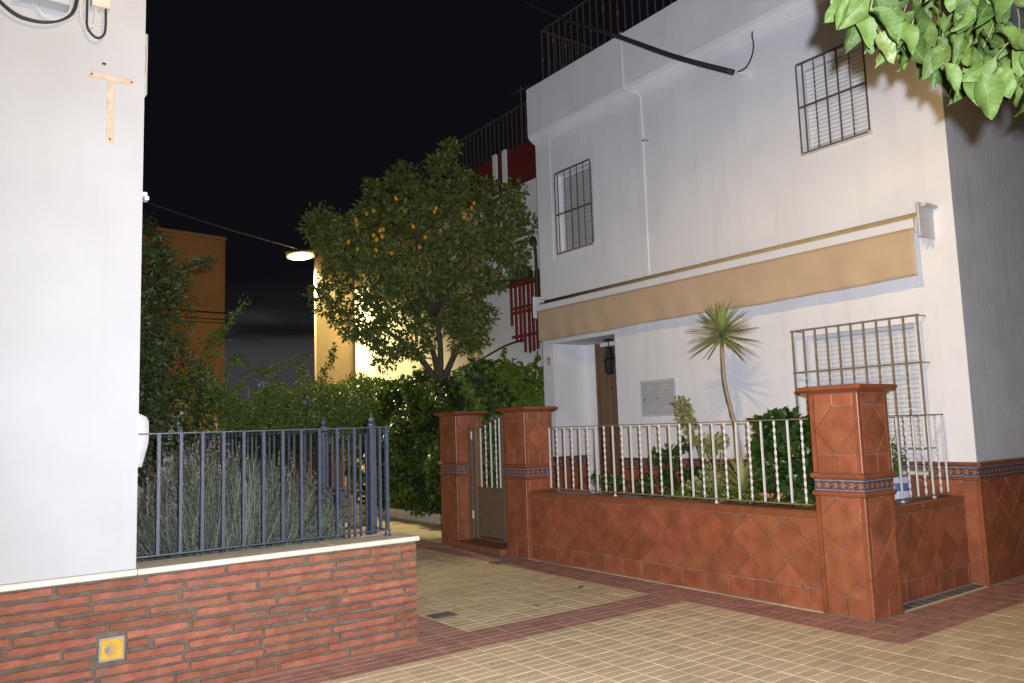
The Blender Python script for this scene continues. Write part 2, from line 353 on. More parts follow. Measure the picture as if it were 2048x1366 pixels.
def plate(pl, poly, t, m, parent, name='tile', ch=0.0025, gap=0.003, jit=0.0015):
    poly = shrink(poly, gap)
    if len(poly) < 3 or area(poly) < 4e-4: return None
    t = t + random.uniform(-jit, jit); n = len(poly)
    mx_, my_ = sum(q[0] for q in poly) / n, sum(q[1] for q in poly) / n
    k_ = max(0.8, 1 - 2 * ch / math.sqrt(area(poly))); top = [(mx_ + (q[0] - mx_) * k_, my_ + (q[1] - my_) * k_) for q in poly]
    v = [pl.p(*q, 0) for q in poly] + [pl.p(*q, t - ch) for q in poly] + [pl.p(*q, t) for q in top]
    f = [tuple(range(2 * n, 3 * n))]
    for i in range(n):
        j = (i + 1) % n; f += [(i, j, n + j, n + i), (n + i, n + j, 2 * n + j, 2 * n + i)]
    if pl.a == 'x': f = [q[::-1] for q in f]
    c = Vector(pl.p(sum(q[0] for q in poly) / n, sum(q[1] for q in poly) / n, 0))
    return put(name, meshdata(name, [Vector(q) - c for q in v], f, m), parent, c)
def diamonds(pl, u0, u1, v0, v1, uo, vo, hw, hh, parent, t=0.012, m='terracotta'):
    """lattice of diagonal tiles clipped to a rectangle; a lattice node lies at (uo, vo)"""
    i0 = int((u0 - uo) / hw) - 3; i1 = int((u1 - uo) / hw) + 3; j0 = int((v0 - vo) / hh) - 3; j1 = int((v1 - vo) / hh) + 3
    for i in range(i0, i1):
        for j in range(j0, j1):
            if (i + j) % 2 == 0: continue
            cu, cv = uo + i * hw, vo + j * hh
            q = clip([(cu - hw, cv), (cu, cv - hh), (cu + hw, cv), (cu, cv + hh)], u0, u1, v0, v1)
            if len(q) >= 3 and area(q) > 1e-3: plate(pl, q, t, m, parent)
def row(pl, u0, u1, v0, v1, joints, parent, t=0.012, m='terracotta', name='tile'):
    js = [u0] + [j for j in sorted(joints) if u0 + 0.02 < j < u1 - 0.02] + [u1]
    for a, b in zip(js, js[1:]): plate(pl, [(a, v0), (b, v0), (b, v1), (a, v1)], t, m, parent, name)
def frieze(pl, u0, u1, v0, v1, parent, t=0.014, L=0.21):
    n = max(1, round((u1 - u0) / L)); L = (u1 - u0) / n
    for k in range(n):
        a = u0 + k * L; cu, cv = a + L / 2, (v0 + v1) / 2; g = 0.0015; hu, hv = L / 2 - g, (v1 - v0) / 2 - g
        me = meshdata('frieze_tile', [(-hu, -hv, 0), (hu, -hv, 0), (hu, hv, 0), (-hu, hv, 0), (-hu, -hv, t), (hu, -hv, t), (hu, hv, t), (-hu, hv, t)],
                      [(0, 3, 2, 1), (4, 5, 6, 7), (0, 1, 5, 4), (1, 2, 6, 5), (2, 3, 7, 6), (3, 0, 4, 7)], 'frieze')
        put('frieze_tile', me, parent, pl.p(cu, cv, 0), (math.pi / 2, 0, -math.pi / 2 if pl.a == 'x' else 0))
def bar_mesh(name, h, s, m, twist=0, n=1, rect=None):
    a, b = (rect or (s, s)); v = []; f = []
    for i in range(n + 1):
        th = twist * 2 * math.pi * i / n; c, d = math.cos(th), math.sin(th)
        for x, y in ((-a / 2, -b / 2), (a / 2, -b / 2), (a / 2, b / 2), (-a / 2, b / 2)): v.append((x * c - y * d, x * d + y * c, h * i / n))
    for i in range(n):
        for j in range(4): f.append((4 * i + j, 4 * i + (j + 1) % 4, 4 * i + 4 + (j + 1) % 4, 4 * i + 4 + j))
    f += [(3, 2, 1, 0), (4 * n, 4 * n + 1, 4 * n + 2, 4 * n + 3)]
    return meshdata(name, v, f, m)
def leafcloud(name, P, D, Nn, Ln, Wd, m, parent=None, stuff=True, fold=0.25):
    """many small folded leaves as one mesh: base P, direction D, normal Nn"""
    P = np.asarray(P, float); n = len(P); D = D / np.linalg.norm(D, axis=1)[:, None]
    S = np.cross(D, Nn); S /= np.linalg.norm(S, axis=1)[:, None] + 1e-9; U = np.cross(S, D)
    Ln = np.broadcast_to(Ln, n)[:, None]; Wd = np.broadcast_to(Wd, n)[:, None]
    b = P; l = P + D * Ln * 0.42 + S * Wd * 0.5 + U * Wd * fold; r = P + D * Ln * 0.42 - S * Wd * 0.5 + U * Wd * fold
    c = P + D * Ln * 0.45; t = P + D * Ln - U * Ln * 0.12
    V = np.stack([b, l, r, c, t], 1).reshape(-1, 3); k = (np.arange(n) * 5)[:, None]
    F = np.concatenate([k + np.array([0, 3, 1]), k + np.array([0, 2, 3]), k + np.array([1, 3, 4]), k + np.array([3, 2, 4])], 0)
    me = bpy.data.meshes.new(name); me.vertices.add(len(V)); me.vertices.foreach_set('co', V.ravel())
    me.loops.add(F.size); me.loops.foreach_set('vertex_index', F.ravel().astype(np.int32))
    me.polygons.add(len(F)); me.polygons.foreach_set('loop_start', np.arange(0, F.size, 3, dtype=np.int32)); me.polygons.foreach_set('loop_total', np.full(len(F), 3, dtype=np.int32))
    me.update(calc_edges=True); me.validate(); me.materials.append(M[m])
    o = put(name, me, parent)
    if stuff: o['kind'] = 'stuff'
    return o
def rdir(n, up=0.0):
    d = RNG.normal(size=(n, 3)); d[:, 2] += up; return d / np.linalg.norm(d, axis=1)[:, None]
def blob(n, c, r, shell=0.55):
    d = RNG.normal(size=(n, 3)); d /= np.linalg.norm(d, axis=1)[:, None]
    q = (shell + (1 - shell) * RNG.random(n))[:, None]
    return np.array(c) + d * q * np.array(r), d
def clumps(centers, rad, per):
    P = []; D = []
    for c in centers:
        rr = rad * random.uniform(0.7, 1.25); k = int(per * random.uniform(0.7, 1.3))
        p, d = blob(k, c, (rr, rr, rr * 0.8), 0.25); P.append(p); D.append(d + 0.8 * RNG.normal(size=(k, 3)) + np.array([0, 0, -0.1]))
    return np.concatenate(P), np.concatenate(D)
def in_poly(x, y, poly):
    c = False
    for i in range(len(poly)):
        (x0, y0), (x1, y1) = poly[i - 1], poly[i]
        if (y0 > y) != (y1 > y) and x < (x1 - x0) * (y - y0) / (y1 - y0) + x0: c = not c
    return c
def spread(poly, n, scale):
    """points inside an outline given in metres, roughly evenly spread"""
    xs = [p[0] for p in poly]; ys = [p[1] for p in poly]; R = []; tries = 0
    while len(R) < n and tries < 20000:
        tries += 1; x, y = random.uniform(min(xs), max(xs)), random.uniform(min(ys), max(ys))
        if in_poly(x, y, poly) and all((x - a) ** 2 + (y - b) ** 2 > scale ** 2 * (0.2 + 0.8 * (tries < 8000)) for a, b in R): R.append((x, y))
    return R

# ================================================================== GROUND
g = B().box(-60, 60, -40, 120, -0.6, -0.03).done('ground', 'asphalt'); g['kind'] = 'structure'
TX, TY = 0.2125, 0.0852                       # paving unit
X0, Y0 = 5.268, 2.953                         # corner of the red border at the pillar
def is_red(x, y):
    if X0 < x < X0 + 2 * TX and Y0 < y < 14: return True            # border along the yard wall
    if Y0 < y < Y0 + 5 * TY and x > X0: return True                 # border along the side wall
    if 4.853 < y < 5.28 and -6 < x < X0: return True                # border across the lane
    if 2.9 < x < 3.325 and 5.27 < y < 14: return True               # border along the garden wall
    return False
pav = B().box(-8, 16, -6, 26, -0.03, -0.0055).done('pavement', 'joint_sand'); pav['kind'] = 'structure'
jr = B()
for a in ((X0, X0 + 2 * TX, Y0, 14), (X0 + 2 * TX, 12, Y0, Y0 + 5 * TY), (-6, X0, 4.853, 5.277), (2.9, 3.325, 5.277, 14)):
    jr.add([(a[0], a[2], -0.0045), (a[1], a[2], -0.0045), (a[1], a[3], -0.0045), (a[0], a[3], -0.0045)], [(0, 1, 2, 3)])
jr.done('red_joint_sand', 'joint_red', pav)
def paver_geo(hx, hy):
    c = 0.0035; z = -0.0015
    v = [(-hx, -hy, -0.006), (hx, -hy, -0.006), (hx, hy, -0.006), (-hx, hy, -0.006), (-hx, -hy, z), (hx, -hy, z), (hx, hy, z), (-hx, hy, z),
         (-hx + c, -hy + c, 0), (hx - c, -hy + c, 0), (hx - c, hy - c, 0), (-hx + c, hy - c, 0)]
    f = [(8, 9, 10, 11)]
    for a in (0, 4):
        for i in range(4): f.append((a + i, a + (i + 1) % 4, a + 4 + (i + 1) % 4, a + 4 + i))
    return v, f
hx, hy = TX / 2 - 0.0036, TY / 2 - 0.0027
pv, pf = paver_geo(hx, hy)
units = []
for i in range(-34, 40):
    for j in range(-60, 200):
        cx, cy = X0 + (i + 0.5) * TX, Y0 + (j + 0.5) * TY
        if cx < -3.5 or cx > 11 or cy < -1.5 or cy > 18.5: continue
        if cx < 2.85 and cy > 5.2: continue
        if cx > 5.69 and 3.42 < cy < 9.6: continue
        if cx > 7.45 and cy > 3.42: continue
        q = Vector((cx, cy, 0)) - CAM; d = q.dot(CF); vis = False
        if d > 0.3:
            sx = q.dot(CR) / d * 1605.82; sy = -q.dot(CU) / d * 1605.82; vis = abs(sx) < 1040 and abs(sy) < 700
        units.append((0 if vis else 1, q.length, cx, cy, is_red(cx, cy)))
units.sort()
mc = meshdata('paver', pv, pf, 'paver_cream'); mr_ = meshdata('paver', pv, pf, 'paver_red')
near = [u for u in units if u[0] == 0][:300]; ns = set((u[2], u[3]) for u in near)
for u in near:
    put('paver', mr_ if u[4] else mc, pav, (u[2] + random.uniform(-.0008, .0008), u[3], random.uniform(-.0008, .0008)), (random.uniform(-.003, .003), random.uniform(-.002, .002), random.uniform(-.004, .004)))
for red, m in ((False, 'paver_cream'), (True, 'paver_red')):
    sel = np.array([(u[2], u[3], 0) for u in units if u[4] == red and (u[2], u[3]) not in ns]); n = len(sel)
    sel[:, 2] += RNG.uniform(-.0008, .0008, n)
    V = (sel[:, None, :] + np.array(pv)[None]).reshape(-1, 3); F = (np.array(pf)[None] + (np.arange(n) * 12)[:, None, None]).reshape(-1, 4)
    me = meshdata('far_pavers', V, F.tolist(), m); o = put('far_pavers', me, pav); o['kind'] = 'stuff'
# mortar strip at the foot of the yard wall, grey tile gutter by the side wall
B().box(5.693, 5.752, 3.82, 7.60, -0.02, 0.004).done('mortar_strip', 'joint_sand', pav)
B().box(6.115, 7.57, 3.41, 3.55, -0.02, -0.002).done('gutter_bed', 'stone_cap', pav)
for k in range(11):
    a = 6.13 + k * 0.13
    for y0, y1 in ((3.425, 3.525),): B().box(a, a + 0.115, y0, y1, -0.01, 0.004, 0.002).done('gutter_tile', 'grey_tile', pav)
# drain covers and fallen leaves
dr = thing('drain_cover', 'square iron drain cover set in cream paving close to the brick wall end', 'drain cover', (3.48, 5.84, 0))
B().box(3.37, 3.59, 5.76, 5.92, 0.001, 0.006).done('frame', 'drain', dr)
for k in range(7): B().box(3.385 + k * 0.028, 3.403 + k * 0.028, 5.775, 5.905, 0.006, 0.010).done('slat', 'drain', dr)
dr = thing('drain_cover', 'small iron drain cover set in the red border before the gate step', 'drain cover', (5.33, 7.63, 0))
B().box(5.22, 5.42, 7.54, 7.72, 0.001, 0.006).done('frame', 'drain', dr)
for k in range(6): B().box(5.235 + k * 0.03, 5.255 + k * 0.03, 7.555, 7.705, 0.006, 0.010).done('slat', 'drain', dr)
def dry_leaf(x, y, s, a, lab):
    v = []
    for i in range(6):
        t = i / 5; wd = s * 0.34 * math.sin(math.pi * min(1, t * 0.93 + 0.07)) ** 0.8
        for q in (-1, 0, 1): v.append((s * (t - .5), q * wd, 0.004 + 0.10 * s * abs(q) + 0.25 * s * (t - .5) ** 2))
    f = [(3 * i + j, 3 * i + 3 + j, 3 * i + 4 + j, 3 * i + 1 + j) for i in range(5) for j in (0, 1)]
    o = put('dry_leaf', meshdata('dry_leaf', v, f, 'dry_leaf', True), None, (x, y, 0.001), (0, 0, a))
    tag(o, lab, 'leaf', 'dry leaves on the paving')
dry_leaf(5.02, 5.885, 0.085, 0.5, 'curled brown leaf on the cream paving of the lane')
for x, y, s, a in ((4.42, 5.52, .04, 1), (4.25, 5.56, .045, 2.4), (4.9, 5.46, .03, 0.2), (3.0, 4.42, .022, 1), (3.32, 4.06, .02, 3), (2.92, 4.17, .02, 2), (4.55, 3.9, .02, 1.4), (4.2, 4.3, .018, .3), (5.45, 7.1, .05, 1.2), (5.35, 8.3, .05, 2), (5.5, 8.7, .06, .4), (4.5, 6.3, .03, .9), (3.75, 3.75, .018, .3)):
    dry_leaf(x, y, s, a, 'tiny scrap of dry leaf scattered on the paving')

# ================================================================== BRICK WALL + GARDEN
YW = 5.235
bw = thing('brick_wall', 'low red brick wall with pale stone coping below the white house', 'wall', (0, YW, 0))
B().box(-4, 2.915, YW + 0.012, YW + 0.25, 0, 0.715).done('mortar', 'mortar', bw)
CH = 0.0596
tile_x0, tile_x1, tile_z0, tile_z1 = 0.850, 0.985, 0.252, 0.385
def brick_mesh(L, h, seed):
    random.seed(seed); n = max(3, int(L / 0.05)); pts = []
    for i in range(n + 1): pts.append((-L / 2 + L * i / n, -h / 2 + random.uniform(-.0038, .0038)))
    for i in range(n + 1): pts.append((L / 2 - L * i / n, h / 2 + random.uniform(-.0038, .0038)))
    m = len(pts); c = 0.004; v = [(x, 0.014, z) for x, z in pts] + [(x, -0.006 + c, z) for x, z in pts]
    v += [(x * (1 - 2 * c / L), -0.006 + random.uniform(-.0026, .0026), z * (1 - 2 * c / h)) for x, z in pts]
    f = []
    for a in (0, m):
        for i in range(m): j = (i + 1) % m; f.append((a + i, a + j, a + m + j, a + m + i))
    k = 2 * m
    for i in range(n): f.append((k + i, k + i + 1, k + m - 2 - i, k + m - 1 - i))
    return meshdata('brick', v, f, 'brick')
BM = {}
rows = 12
for r_ in range(rows):
    zc = 0.715 - (r_ + 0.5) * CH - 0.006; x = 2.915
    first = [0.36, 0.115, 0.175, 0.115, 0.54, 0.09, 0.36, 0.10, 0.17, 0.10, 0.16, 0.52][r_]
    seq = [first] + ([0.22] if r_ in (3,) else []) 
    k = 0
    while x > -3.9:
        L = seq[k] if k < len(seq) else 0.47 + random.Random(r_ * 100 + k).uniform(-.03, .03)
        k += 1; x0, x1 = x - L, x; x -= L + 0.016 + random.Random(r_ * 77 + k).uniform(-.005, .012)
        for a, b in ((x0, x1),):
            seg = [(a, b)]
            if zc + 0.02 > tile_z0 and zc - 0.02 < tile_z1: seg = [(a, min(b, tile_x0 - 0.01)), (max(a, tile_x1 + 0.01), b)]
            for p, q in seg:
                if q - p < 0.03 or q < -3.9: continue
                key = round(q - p, 2); h = 0.0415
                vkey = (key, r_ % 5)
                if vkey not in BM: BM[vkey] = brick_mesh(q - p, h, hash(vkey) & 255)
                put('brick', BM[vkey], bw, ((p + q) / 2, YW, zc + 0.0035 * math.sin(p * 9 + r_ * 2)), (0, random.Random(int(p * 1000) + r_).uniform(-.006, .006), 0))
random.seed(11)
for r_ in range(rows):                      # the return face of the wall end
    zc = 0.715 - (r_ + 0.5) * CH - 0.006
    B().box(2.911, 2.922, YW + 0.004 + (0.0 if r_ % 2 else 0.12), YW + (0.11 if r_ % 2 else 0.24), zc - 0.022, zc + 0.022, 0.004).done('brick', 'brick', bw)
xs = [-4, -2.6, -1.2, 1.045, 2.28, 2.937]
for a, b in zip(xs, xs[1:]): B().box(a + 0.001, b - 0.001, YW - 0.022, YW + 0.28, 0.716, 0.751, 0.005).done('coping_slab', 'stone_cap', bw)
# return pieces of the wall on both sides of the garden gate
bw2 = thing('brick_wall', 'short brick wall return with stone coping in front of the garden gate', 'wall', (2.8, 5.5, 0))
B().box(2.665, 2.912, YW + 0.252, 5.56, 0, 0.715).done('wall_core', 'brick', bw2)
B().box(2.64, 2.937, YW + 0.282, 5.575, 0.716, 0.751, 0.005).done('coping_slab', 'stone_cap', bw2)
bw3 = thing('brick_wall', 'brick wall with stone coping behind the garden gate along the lane', 'wall', (2.8, 6.6, 0))
B().box(2.665, 2.912, 6.47, 13, 0, 0.715).done('mortar', 'mortar', bw3)
B().box(2.64, 2.937, 6.455, 13.0, 0.716, 0.751, 0.005).done('coping_slab', 'stone_cap', bw3)
for r_ in range(11):
    zc = 0.70 - (r_ + 0.5) * CH
    B().box(2.67 if r_ % 2 else 2.79, 2.78 if r_ % 2 else 2.908, 6.460, 6.472, zc - 0.023, zc + 0.023, 0.003).done('brick', 'brick', bw3)
    for k in range(8): B().box(2.655, 2.667, 6.5 + k * 0.49 + 0.2 * (r_ % 2), 6.5 + k * 0.49 + 0.47 + 0.2 * (r_ % 2), zc - 0.023, zc + 0.023).done('brick', 'brick', bw3)
# yellow shell tile
st = thing('shell_tile', 'yellow ceramic tile with a scallop shell set in the brick wall', 'tile', (0.9175, YW, 0.318))
B().box(tile_x0, tile_x1, YW - 0.004, YW + 0.013, tile_z0, tile_z1, 0.002).done('frame', 'emblem_frame', st)
B().box(tile_x0 + 0.012, tile_x1 - 0.012, YW - 0.009, YW - 0.003, tile_z0 + 0.012, tile_z1 - 0.012, 0.002).done('face', 'emblem_yellow', st)
sh = B(); fx, fz = 0.882, 0.318
for k in range(9):
    a = math.radians(-64 + 16 * k); L = 0.072 * (1 - 0.25 * abs(k - 4) / 4); ca, sa = math.cos(a), math.sin(a)
    p0 = (fx, fz); p1 = (fx + L * ca, fz + L * sa); w0, w1 = 0.0035, 0.0012
    sh.add([(p0[0] - sa * w0, YW - 0.0105, p0[1] + ca * w0), (p0[0] + sa * w0, YW - 0.0105, p0[1] - ca * w0), (p1[0] + sa * w1, YW - 0.0105, p1[1] - ca * w1), (p1[0] - sa * w1, YW - 0.0105, p1[1] + ca * w1)], [(0, 1, 2, 3)])
sh.add([(fx - 0.006, YW - 0.0107, fz), (fx, YW - 0.0107, fz - 0.014), (fx + 0.016, YW - 0.0107, fz - 0.012), (fx + 0.022, YW - 0.0107, fz), (fx + 0.016, YW - 0.0107, fz + 0.012), (fx, YW - 0.0107, fz + 0.014)], [(0, 1, 2, 3, 4, 5)])
sh.done('shell_emblem', 'emblem_grey', st)

# garden soil
sb = B().box(1.06, 2.66, YW + 0.29, 12.5, 0, 0.5).done('garden_bed', 'soil'); sb['kind'] = 'structure'

# blue-grey fence on the wall
YF = 5.40
gf = thing('garden_fence', 'dark blue-grey iron fence standing on the brick wall coping', 'fence', (1.9, YF, 0.75))
ZT, ZB = 1.545, 0.797
bm_f = bar_mesh('bar', ZT - ZB - 0.008, 0.019, 'fence_paint')
for k in range(14):
    x = 1.06 + k * 0.1322
    if x < 2.74: put('bar', bm_f, gf, (x, YF, ZB + 0.004))
B().box(1.045, 2.80, YF - 0.018, YF + 0.018, ZT - 0.007, ZT + 0.001).done('top_rail', 'fence_paint', gf)
B().box(1.045, 2.79, YF - 0.016, YF + 0.016, ZB - 0.006, ZB + 0.004).done('bottom_rail', 'fence_paint', gf)
B().box(2.76, 2.785, YF - 0.012, YF + 0.012, 0.765, ZT - 0.008).done('end_post', 'fence_paint', gf)
B().lathe([(0.026, 0), (0.026, 0.012), (0.014, 0.018), (0.022, 0.032), (0.014, 0.046)], (2.7725, YF, 0.751), 10).done('post_foot', 'fence_paint', gf, True)
B().box(2.758, 2.787, YF + 0.02, 5.60, ZB - 0.006, ZB + 0.004).done('bottom_rail', 'fence_paint', gf)
B().box(2.756, 2.789, YF + 0.02, 5.60, ZT - 0.007, ZT + 0.001).done('top_rail', 'fence_paint', gf)
put('bar', bm_f, gf, (2.7725, 5.51, ZB + 0.004))
# gate with two posts
def gate_post(y, z0):
    b = B().box(2.745, 2.80, y - 0.028, y + 0.028, z0, 1.56, 0.004)
    b.lathe([(0.03, 0), (0.03, 0.012), (0.012, 0.02), (0.026, 0.04), (0.026, 0.055), (0.010, 0.07), (0.004, 0.10)], (2.7725, y, 1.56), 10)
    return b
gg = thing('garden_gate', 'dark blue-grey iron garden gate hung between two square posts', 'gate', (2.77, 6.1, 0))
gate_post(5.645, 0.0).done('post', 'fence_paint', gg)
gate_post(6.56, 0.0).done('post', 'fence_paint', gg)
bm_g = bar_mesh('bar', 1.40, 0.017, 'fence_paint')
for k in range(8): put('bar', bm_g, gg, (2.7725, 5.74 + k * 0.107, 0.10))
for z in (0.09, 1.05, 1.50): B().box(2.76, 2.785, 5.68, 6.53, z - 0.006, z + 0.006).done('rail', 'fence_paint', gg)
B().box(2.755, 2.79, 6.18, 6.34, 0.93, 1.045, 0.004).done('lock_box', 'fence_paint', gg)
B().tube([(2.74, 6.30, 0.99), (2.71, 6.30, 0.985), (2.705, 6.22, 0.98)], 0.008, 6).done('handle', 'fence_paint', gg)
gf2 = thing('garden_fence', 'dark blue-grey iron fence on the coping beyond the garden gate', 'fence', (2.77, 8, 0.75))
for k in range(36): put('bar', bm_f, gf2, (2.7725, 6.72 + k * 0.1322, ZB + 0.004))
for z in (ZB, ZT): B().box(2.756, 2.789, 6.60, 11.5, z - 0.006, z + 0.004).done('rail', 'fence_paint', gf2)

# ================================================================== WHITE HOUSE BESIDE THE GARDEN
wh = thing('white_house', 'plain white rendered house wall above the brick plinth', 'house', (-1, 5.25, 0.75))
B().box(-5, 1.042, 5.250, 11, 0.752, 9.0).done('wall', 'white_wall', wh)
sb_ = B().box(1.045, 1.12, 5.55, 5.80, 3.80, 4.22, 0.006)
sb_.add([(1.043, 5.55, 3.80), (1.12, 5.55, 3.80), (1.12, 5.80, 3.80), (1.043, 5.80, 3.80), (1.043, 5.58, 3.70), (1.06, 5.58, 3.70), (1.06, 5.78, 3.70), (1.043, 5.78, 3.70)], [(0, 1, 5, 4), (1, 2, 6, 5), (2, 3, 7, 6), (4, 5, 6, 7)])
tag(sb_.done('alarm_box', 'grey_plastic'), 'pale grey wall box on the side of the white house under the roof', 'box')
b = B(); prof = []
for i in range(13):
    t = i / 12; z = 1.335 + 0.345 * t
    d = 0.085 * (1 - max(0, (t - 0.8) / 0.2) ** 2) ** 0.5 if t > 0.8 else 0.085 * (0.55 + 0.45 * min(1, t / 0.45))
    prof.append((max(d, 0.012), z))
k = len(prof)
vv = [(1.044, 5.52, z) for d, z in prof] + [(1.044 + d + 0.03, 5.53, z) for d, z in prof] + [(1.044 + d + 0.03, 5.78, z) for d, z in prof] + [(1.044, 5.80, z) for d, z in prof]
ff = [(a * k + i, (a + 1) * k + i, (a + 1) * k + i + 1, a * k + i + 1) for a in range(3) for i in range(k - 1)] + [(0, 3 * k, 2 * k, k), (k - 1, 2 * k - 1, 3 * k - 1, 4 * k - 1)]
tag(b.add(vv, ff).done('letter_box', 'white_plastic', None, True), 'white rounded plastic box on the side of the white house behind the fence', 'box')
tag(B().box(1.043, 1.075, 5.27, 5.33, 3.02, 3.045, 0.004).box(1.06, 1.085, 5.27, 5.33, 2.995, 3.022, 0.004).done('wall_clip', 'white_plastic'), 'small white wall bracket on the corner of the white house', 'bracket')
# T-shaped old bracket and marks
tb = thing('wall_bracket', 'flaking T-shaped iron bracket painted cream on the white wall', 'bracket', (0.85, 5.25, 3.5))
B().box(0.722, 0.988, 5.2425, 5.2495, 3.707, 3.744, 0.003).done('cross_bar', 'old_paint', tb)
B().box(0.830, 0.872, 5.2430, 5.2490, 3.311, 3.7065, 0.003).done('stem', 'old_paint', tb)
for x, z in ((0.742, 3.726), (0.966, 3.724), (0.85, 3.335)): B().lathe([(0.007, 0), (0.007, 0.003)], (0, 0, 0), 8).done('screw', 'dark_iron', tb)
for o, (x, z) in zip([c for c in tb.children if c.name.startswith('screw')], ((0.742, 3.726), (0.966, 3.724), (0.85, 3.335))):
    o.location = Vector((x, 5.2405, z)) - tb.location; o.rotation_euler = (math.pi / 2, 0, 0)
mk = B()
for k in range(6): mk.box(0.797 + k * 0.003, 0.803 + k * 0.0042, 5.2485, 5.2496, 3.80 + 0.004 * (k % 3), 3.818 - 0.003 * (k % 2))
tag(mk.done('plug_hole', 'cabinet_dark'), 'small patch of dark screw plugs above the T-shaped bracket', 'plug')
tag(B().box(0.352, 0.606, 5.13, 5.249, 4.075, 4.45, 0.006).done('junction_box', 'cabinet'), 'wide grey cable box high on the white wall with looping cables', 'box')
jb = thing('meter_box', 'small cream meter box high on the white wall above the black cable loop', 'box', (0.775, 5.25, 4.2))
B().box(0.724, 0.826, 5.17, 5.249, 4.135, 4.42, 0.004).done('case', 'stone_cap', jb)
B().box(0.758, 0.782, 5.163, 5.171, 4.19, 4.25, 0.002).done('window', 'grey_plastic', jb)
def cable(pts, r, m, lab, name='cable', group=None):
    o = B().tube(catmull(pts, 6), r, 6).done(name, m, None, True); tag(o, lab, 'cable', group); return o
y = 5.195
cable([(0.18, y, 4.10), (0.259, y, 4.027), (0.318, y, 3.984), (0.376, y, 3.962), (0.458, y, 3.960), (0.542, y, 3.984), (0.608, y, 4.034), (0.644, y, 4.106), (0.661, y, 4.30)], 0.007, 'cable_black', 'thick black cable hanging in a wide loop on the white wall')
cable([(0.16, y + .01, 4.10), (0.262, y + .012, 4.018), (0.330, y + .012, 3.970), (0.40, y + .012, 3.955), (0.50, y + .012, 3.968), (0.59, y + .012, 4.025), (0.635, y + .012, 4.11), (0.652, y + .012, 4.30)], 0.006, 'cable_black', 'thinner black cable running just behind the wide loop on the white wall')
cable([(0.702, y, 4.30), (0.702, y, 4.086), (0.706, y, 3.997), (0.736, y, 3.952), (0.768, y, 3.942), (0.796, y, 3.970), (0.805, y, 4.018), (0.804, y, 4.14)], 0.0075, 'cable_black', 'black cable bent in a narrow U below the cream meter box')
for i, dx in enumerate((0, 0.018)):
    cable([(0.41 + dx, 5.225, 4.09), (0.459 + dx, 5.225, 4.024 - .004 * i), (0.525 + dx, 5.225, 4.005 - .004 * i), (0.592 + dx, 5.225, 4.028), (0.641 + dx, 5.225, 4.077), (0.671 + dx, 5.225, 4.138), (0.70 + dx, 5.225, 4.3)], 0.004, 'cable_white', ('white cable looping under the grey cable box' if i == 0 else 'second white cable looping beside the first under the grey cable box'))
cable([(0.664, 5.215, 4.20), (0.672, 5.215, 4.06), (0.700, 5.215, 4.012), (0.738, 5.215, 4.02), (0.752, 5.215, 4.07), (0.752, 5.215, 4.15)], 0.0055, 'cable_white', 'short white cable looping inside the narrow black U')
cable([(0.626, 5.246, 4.03), (0.695, 5.246, 4.023), (0.785, 5.246, 4.056), (0.876, 5.246, 4.074), (1.011, 5.246, 4.040), (1.040, 5.252, 4.01), (1.058, 5.27, 3.95), (1.054, 5.28, 3.83), (1.044, 5.29, 3.69)], 0.0028, 'cable_white', 'thin white wire curving round the corner of the white house')

# ================================================================== HOUSE WITH THE AWNING
HX, HY0, HY1, HZ = 7.58, 3.41, 9.555, 5.97
hs = thing('white_house', 'white two-storey house with tan awning and terracotta tile dado', 'house', (HX, 6.5, 0))
holes = [(8.285, 9.07, 4.09, 5.27), (4.125, 4.90, 4.36, 5.33), (3.86, 5.02, 0.98, 2.38), (7.97, 9.31, 0.0, 2.745)]
def wall_holes(y0, y1, z0, z1, x, holes, depth):
    ys = sorted({y0, y1, *[h[0] for h in holes], *[h[1] for h in holes]}); zs = sorted({z0, z1, *[h[2] for h in holes], *[h[3] for h in holes]})
    b = B()
    for i in range(len(ys) - 1):
        for j in range(len(zs) - 1):
            cy, cz = (ys[i] + ys[i + 1]) / 2, (zs[j] + zs[j + 1]) / 2
            if any(h[0] < cy < h[1] and h[2] < cz < h[3] for h in holes): continue
            b.add([(x, ys[i], zs[j]), (x, ys[i], zs[j + 1]), (x, ys[i + 1], zs[j + 1]), (x, ys[i + 1], zs[j])], [(0, 1, 2, 3)])
    for h, d in zip(holes, depth):
        q = [(h[0], h[2]), (h[1], h[2]), (h[1], h[3]), (h[0], h[3])]
        for a in range(4):
            (ya, za), (yb, zb) = q[a], q[(a + 1) % 4]
            b.add([(x, ya, za), (x, yb, zb), (x + d, yb, zb), (x + d, ya, za)], [(0, 1, 2, 3)])
    return b
fw_ = wall_holes(HY0 + 0.002, HY1, 0, 6.0, HX, holes, (0.14, 0.12, 0.12, 0.67))
fw_.add([(HX, HY1, 0), (HX, HY1, 6), (14, HY1, 6), (14, HY1, 0)], [(0, 1, 2, 3)])
fw_.add([(HX, HY0 + .02, 6), (14, HY0 + .02, 6), (14, HY1, 6), (HX, HY1, 6)], [(0, 1, 2, 3)])
fw_.add([(8.25, 7.9, 0), (8.25, 7.9, 2.8), (8.25, 9.4, 2.8), (8.25, 9.4, 0)], [(0, 1, 2, 3)])
fw_.done('wall', 'house_wall', hs)
B().box(HX + 0.004, 14, HY0, HY0 + 0.012, 0, 6.77).done('side_wall', 'shaded_white_wall', hs)
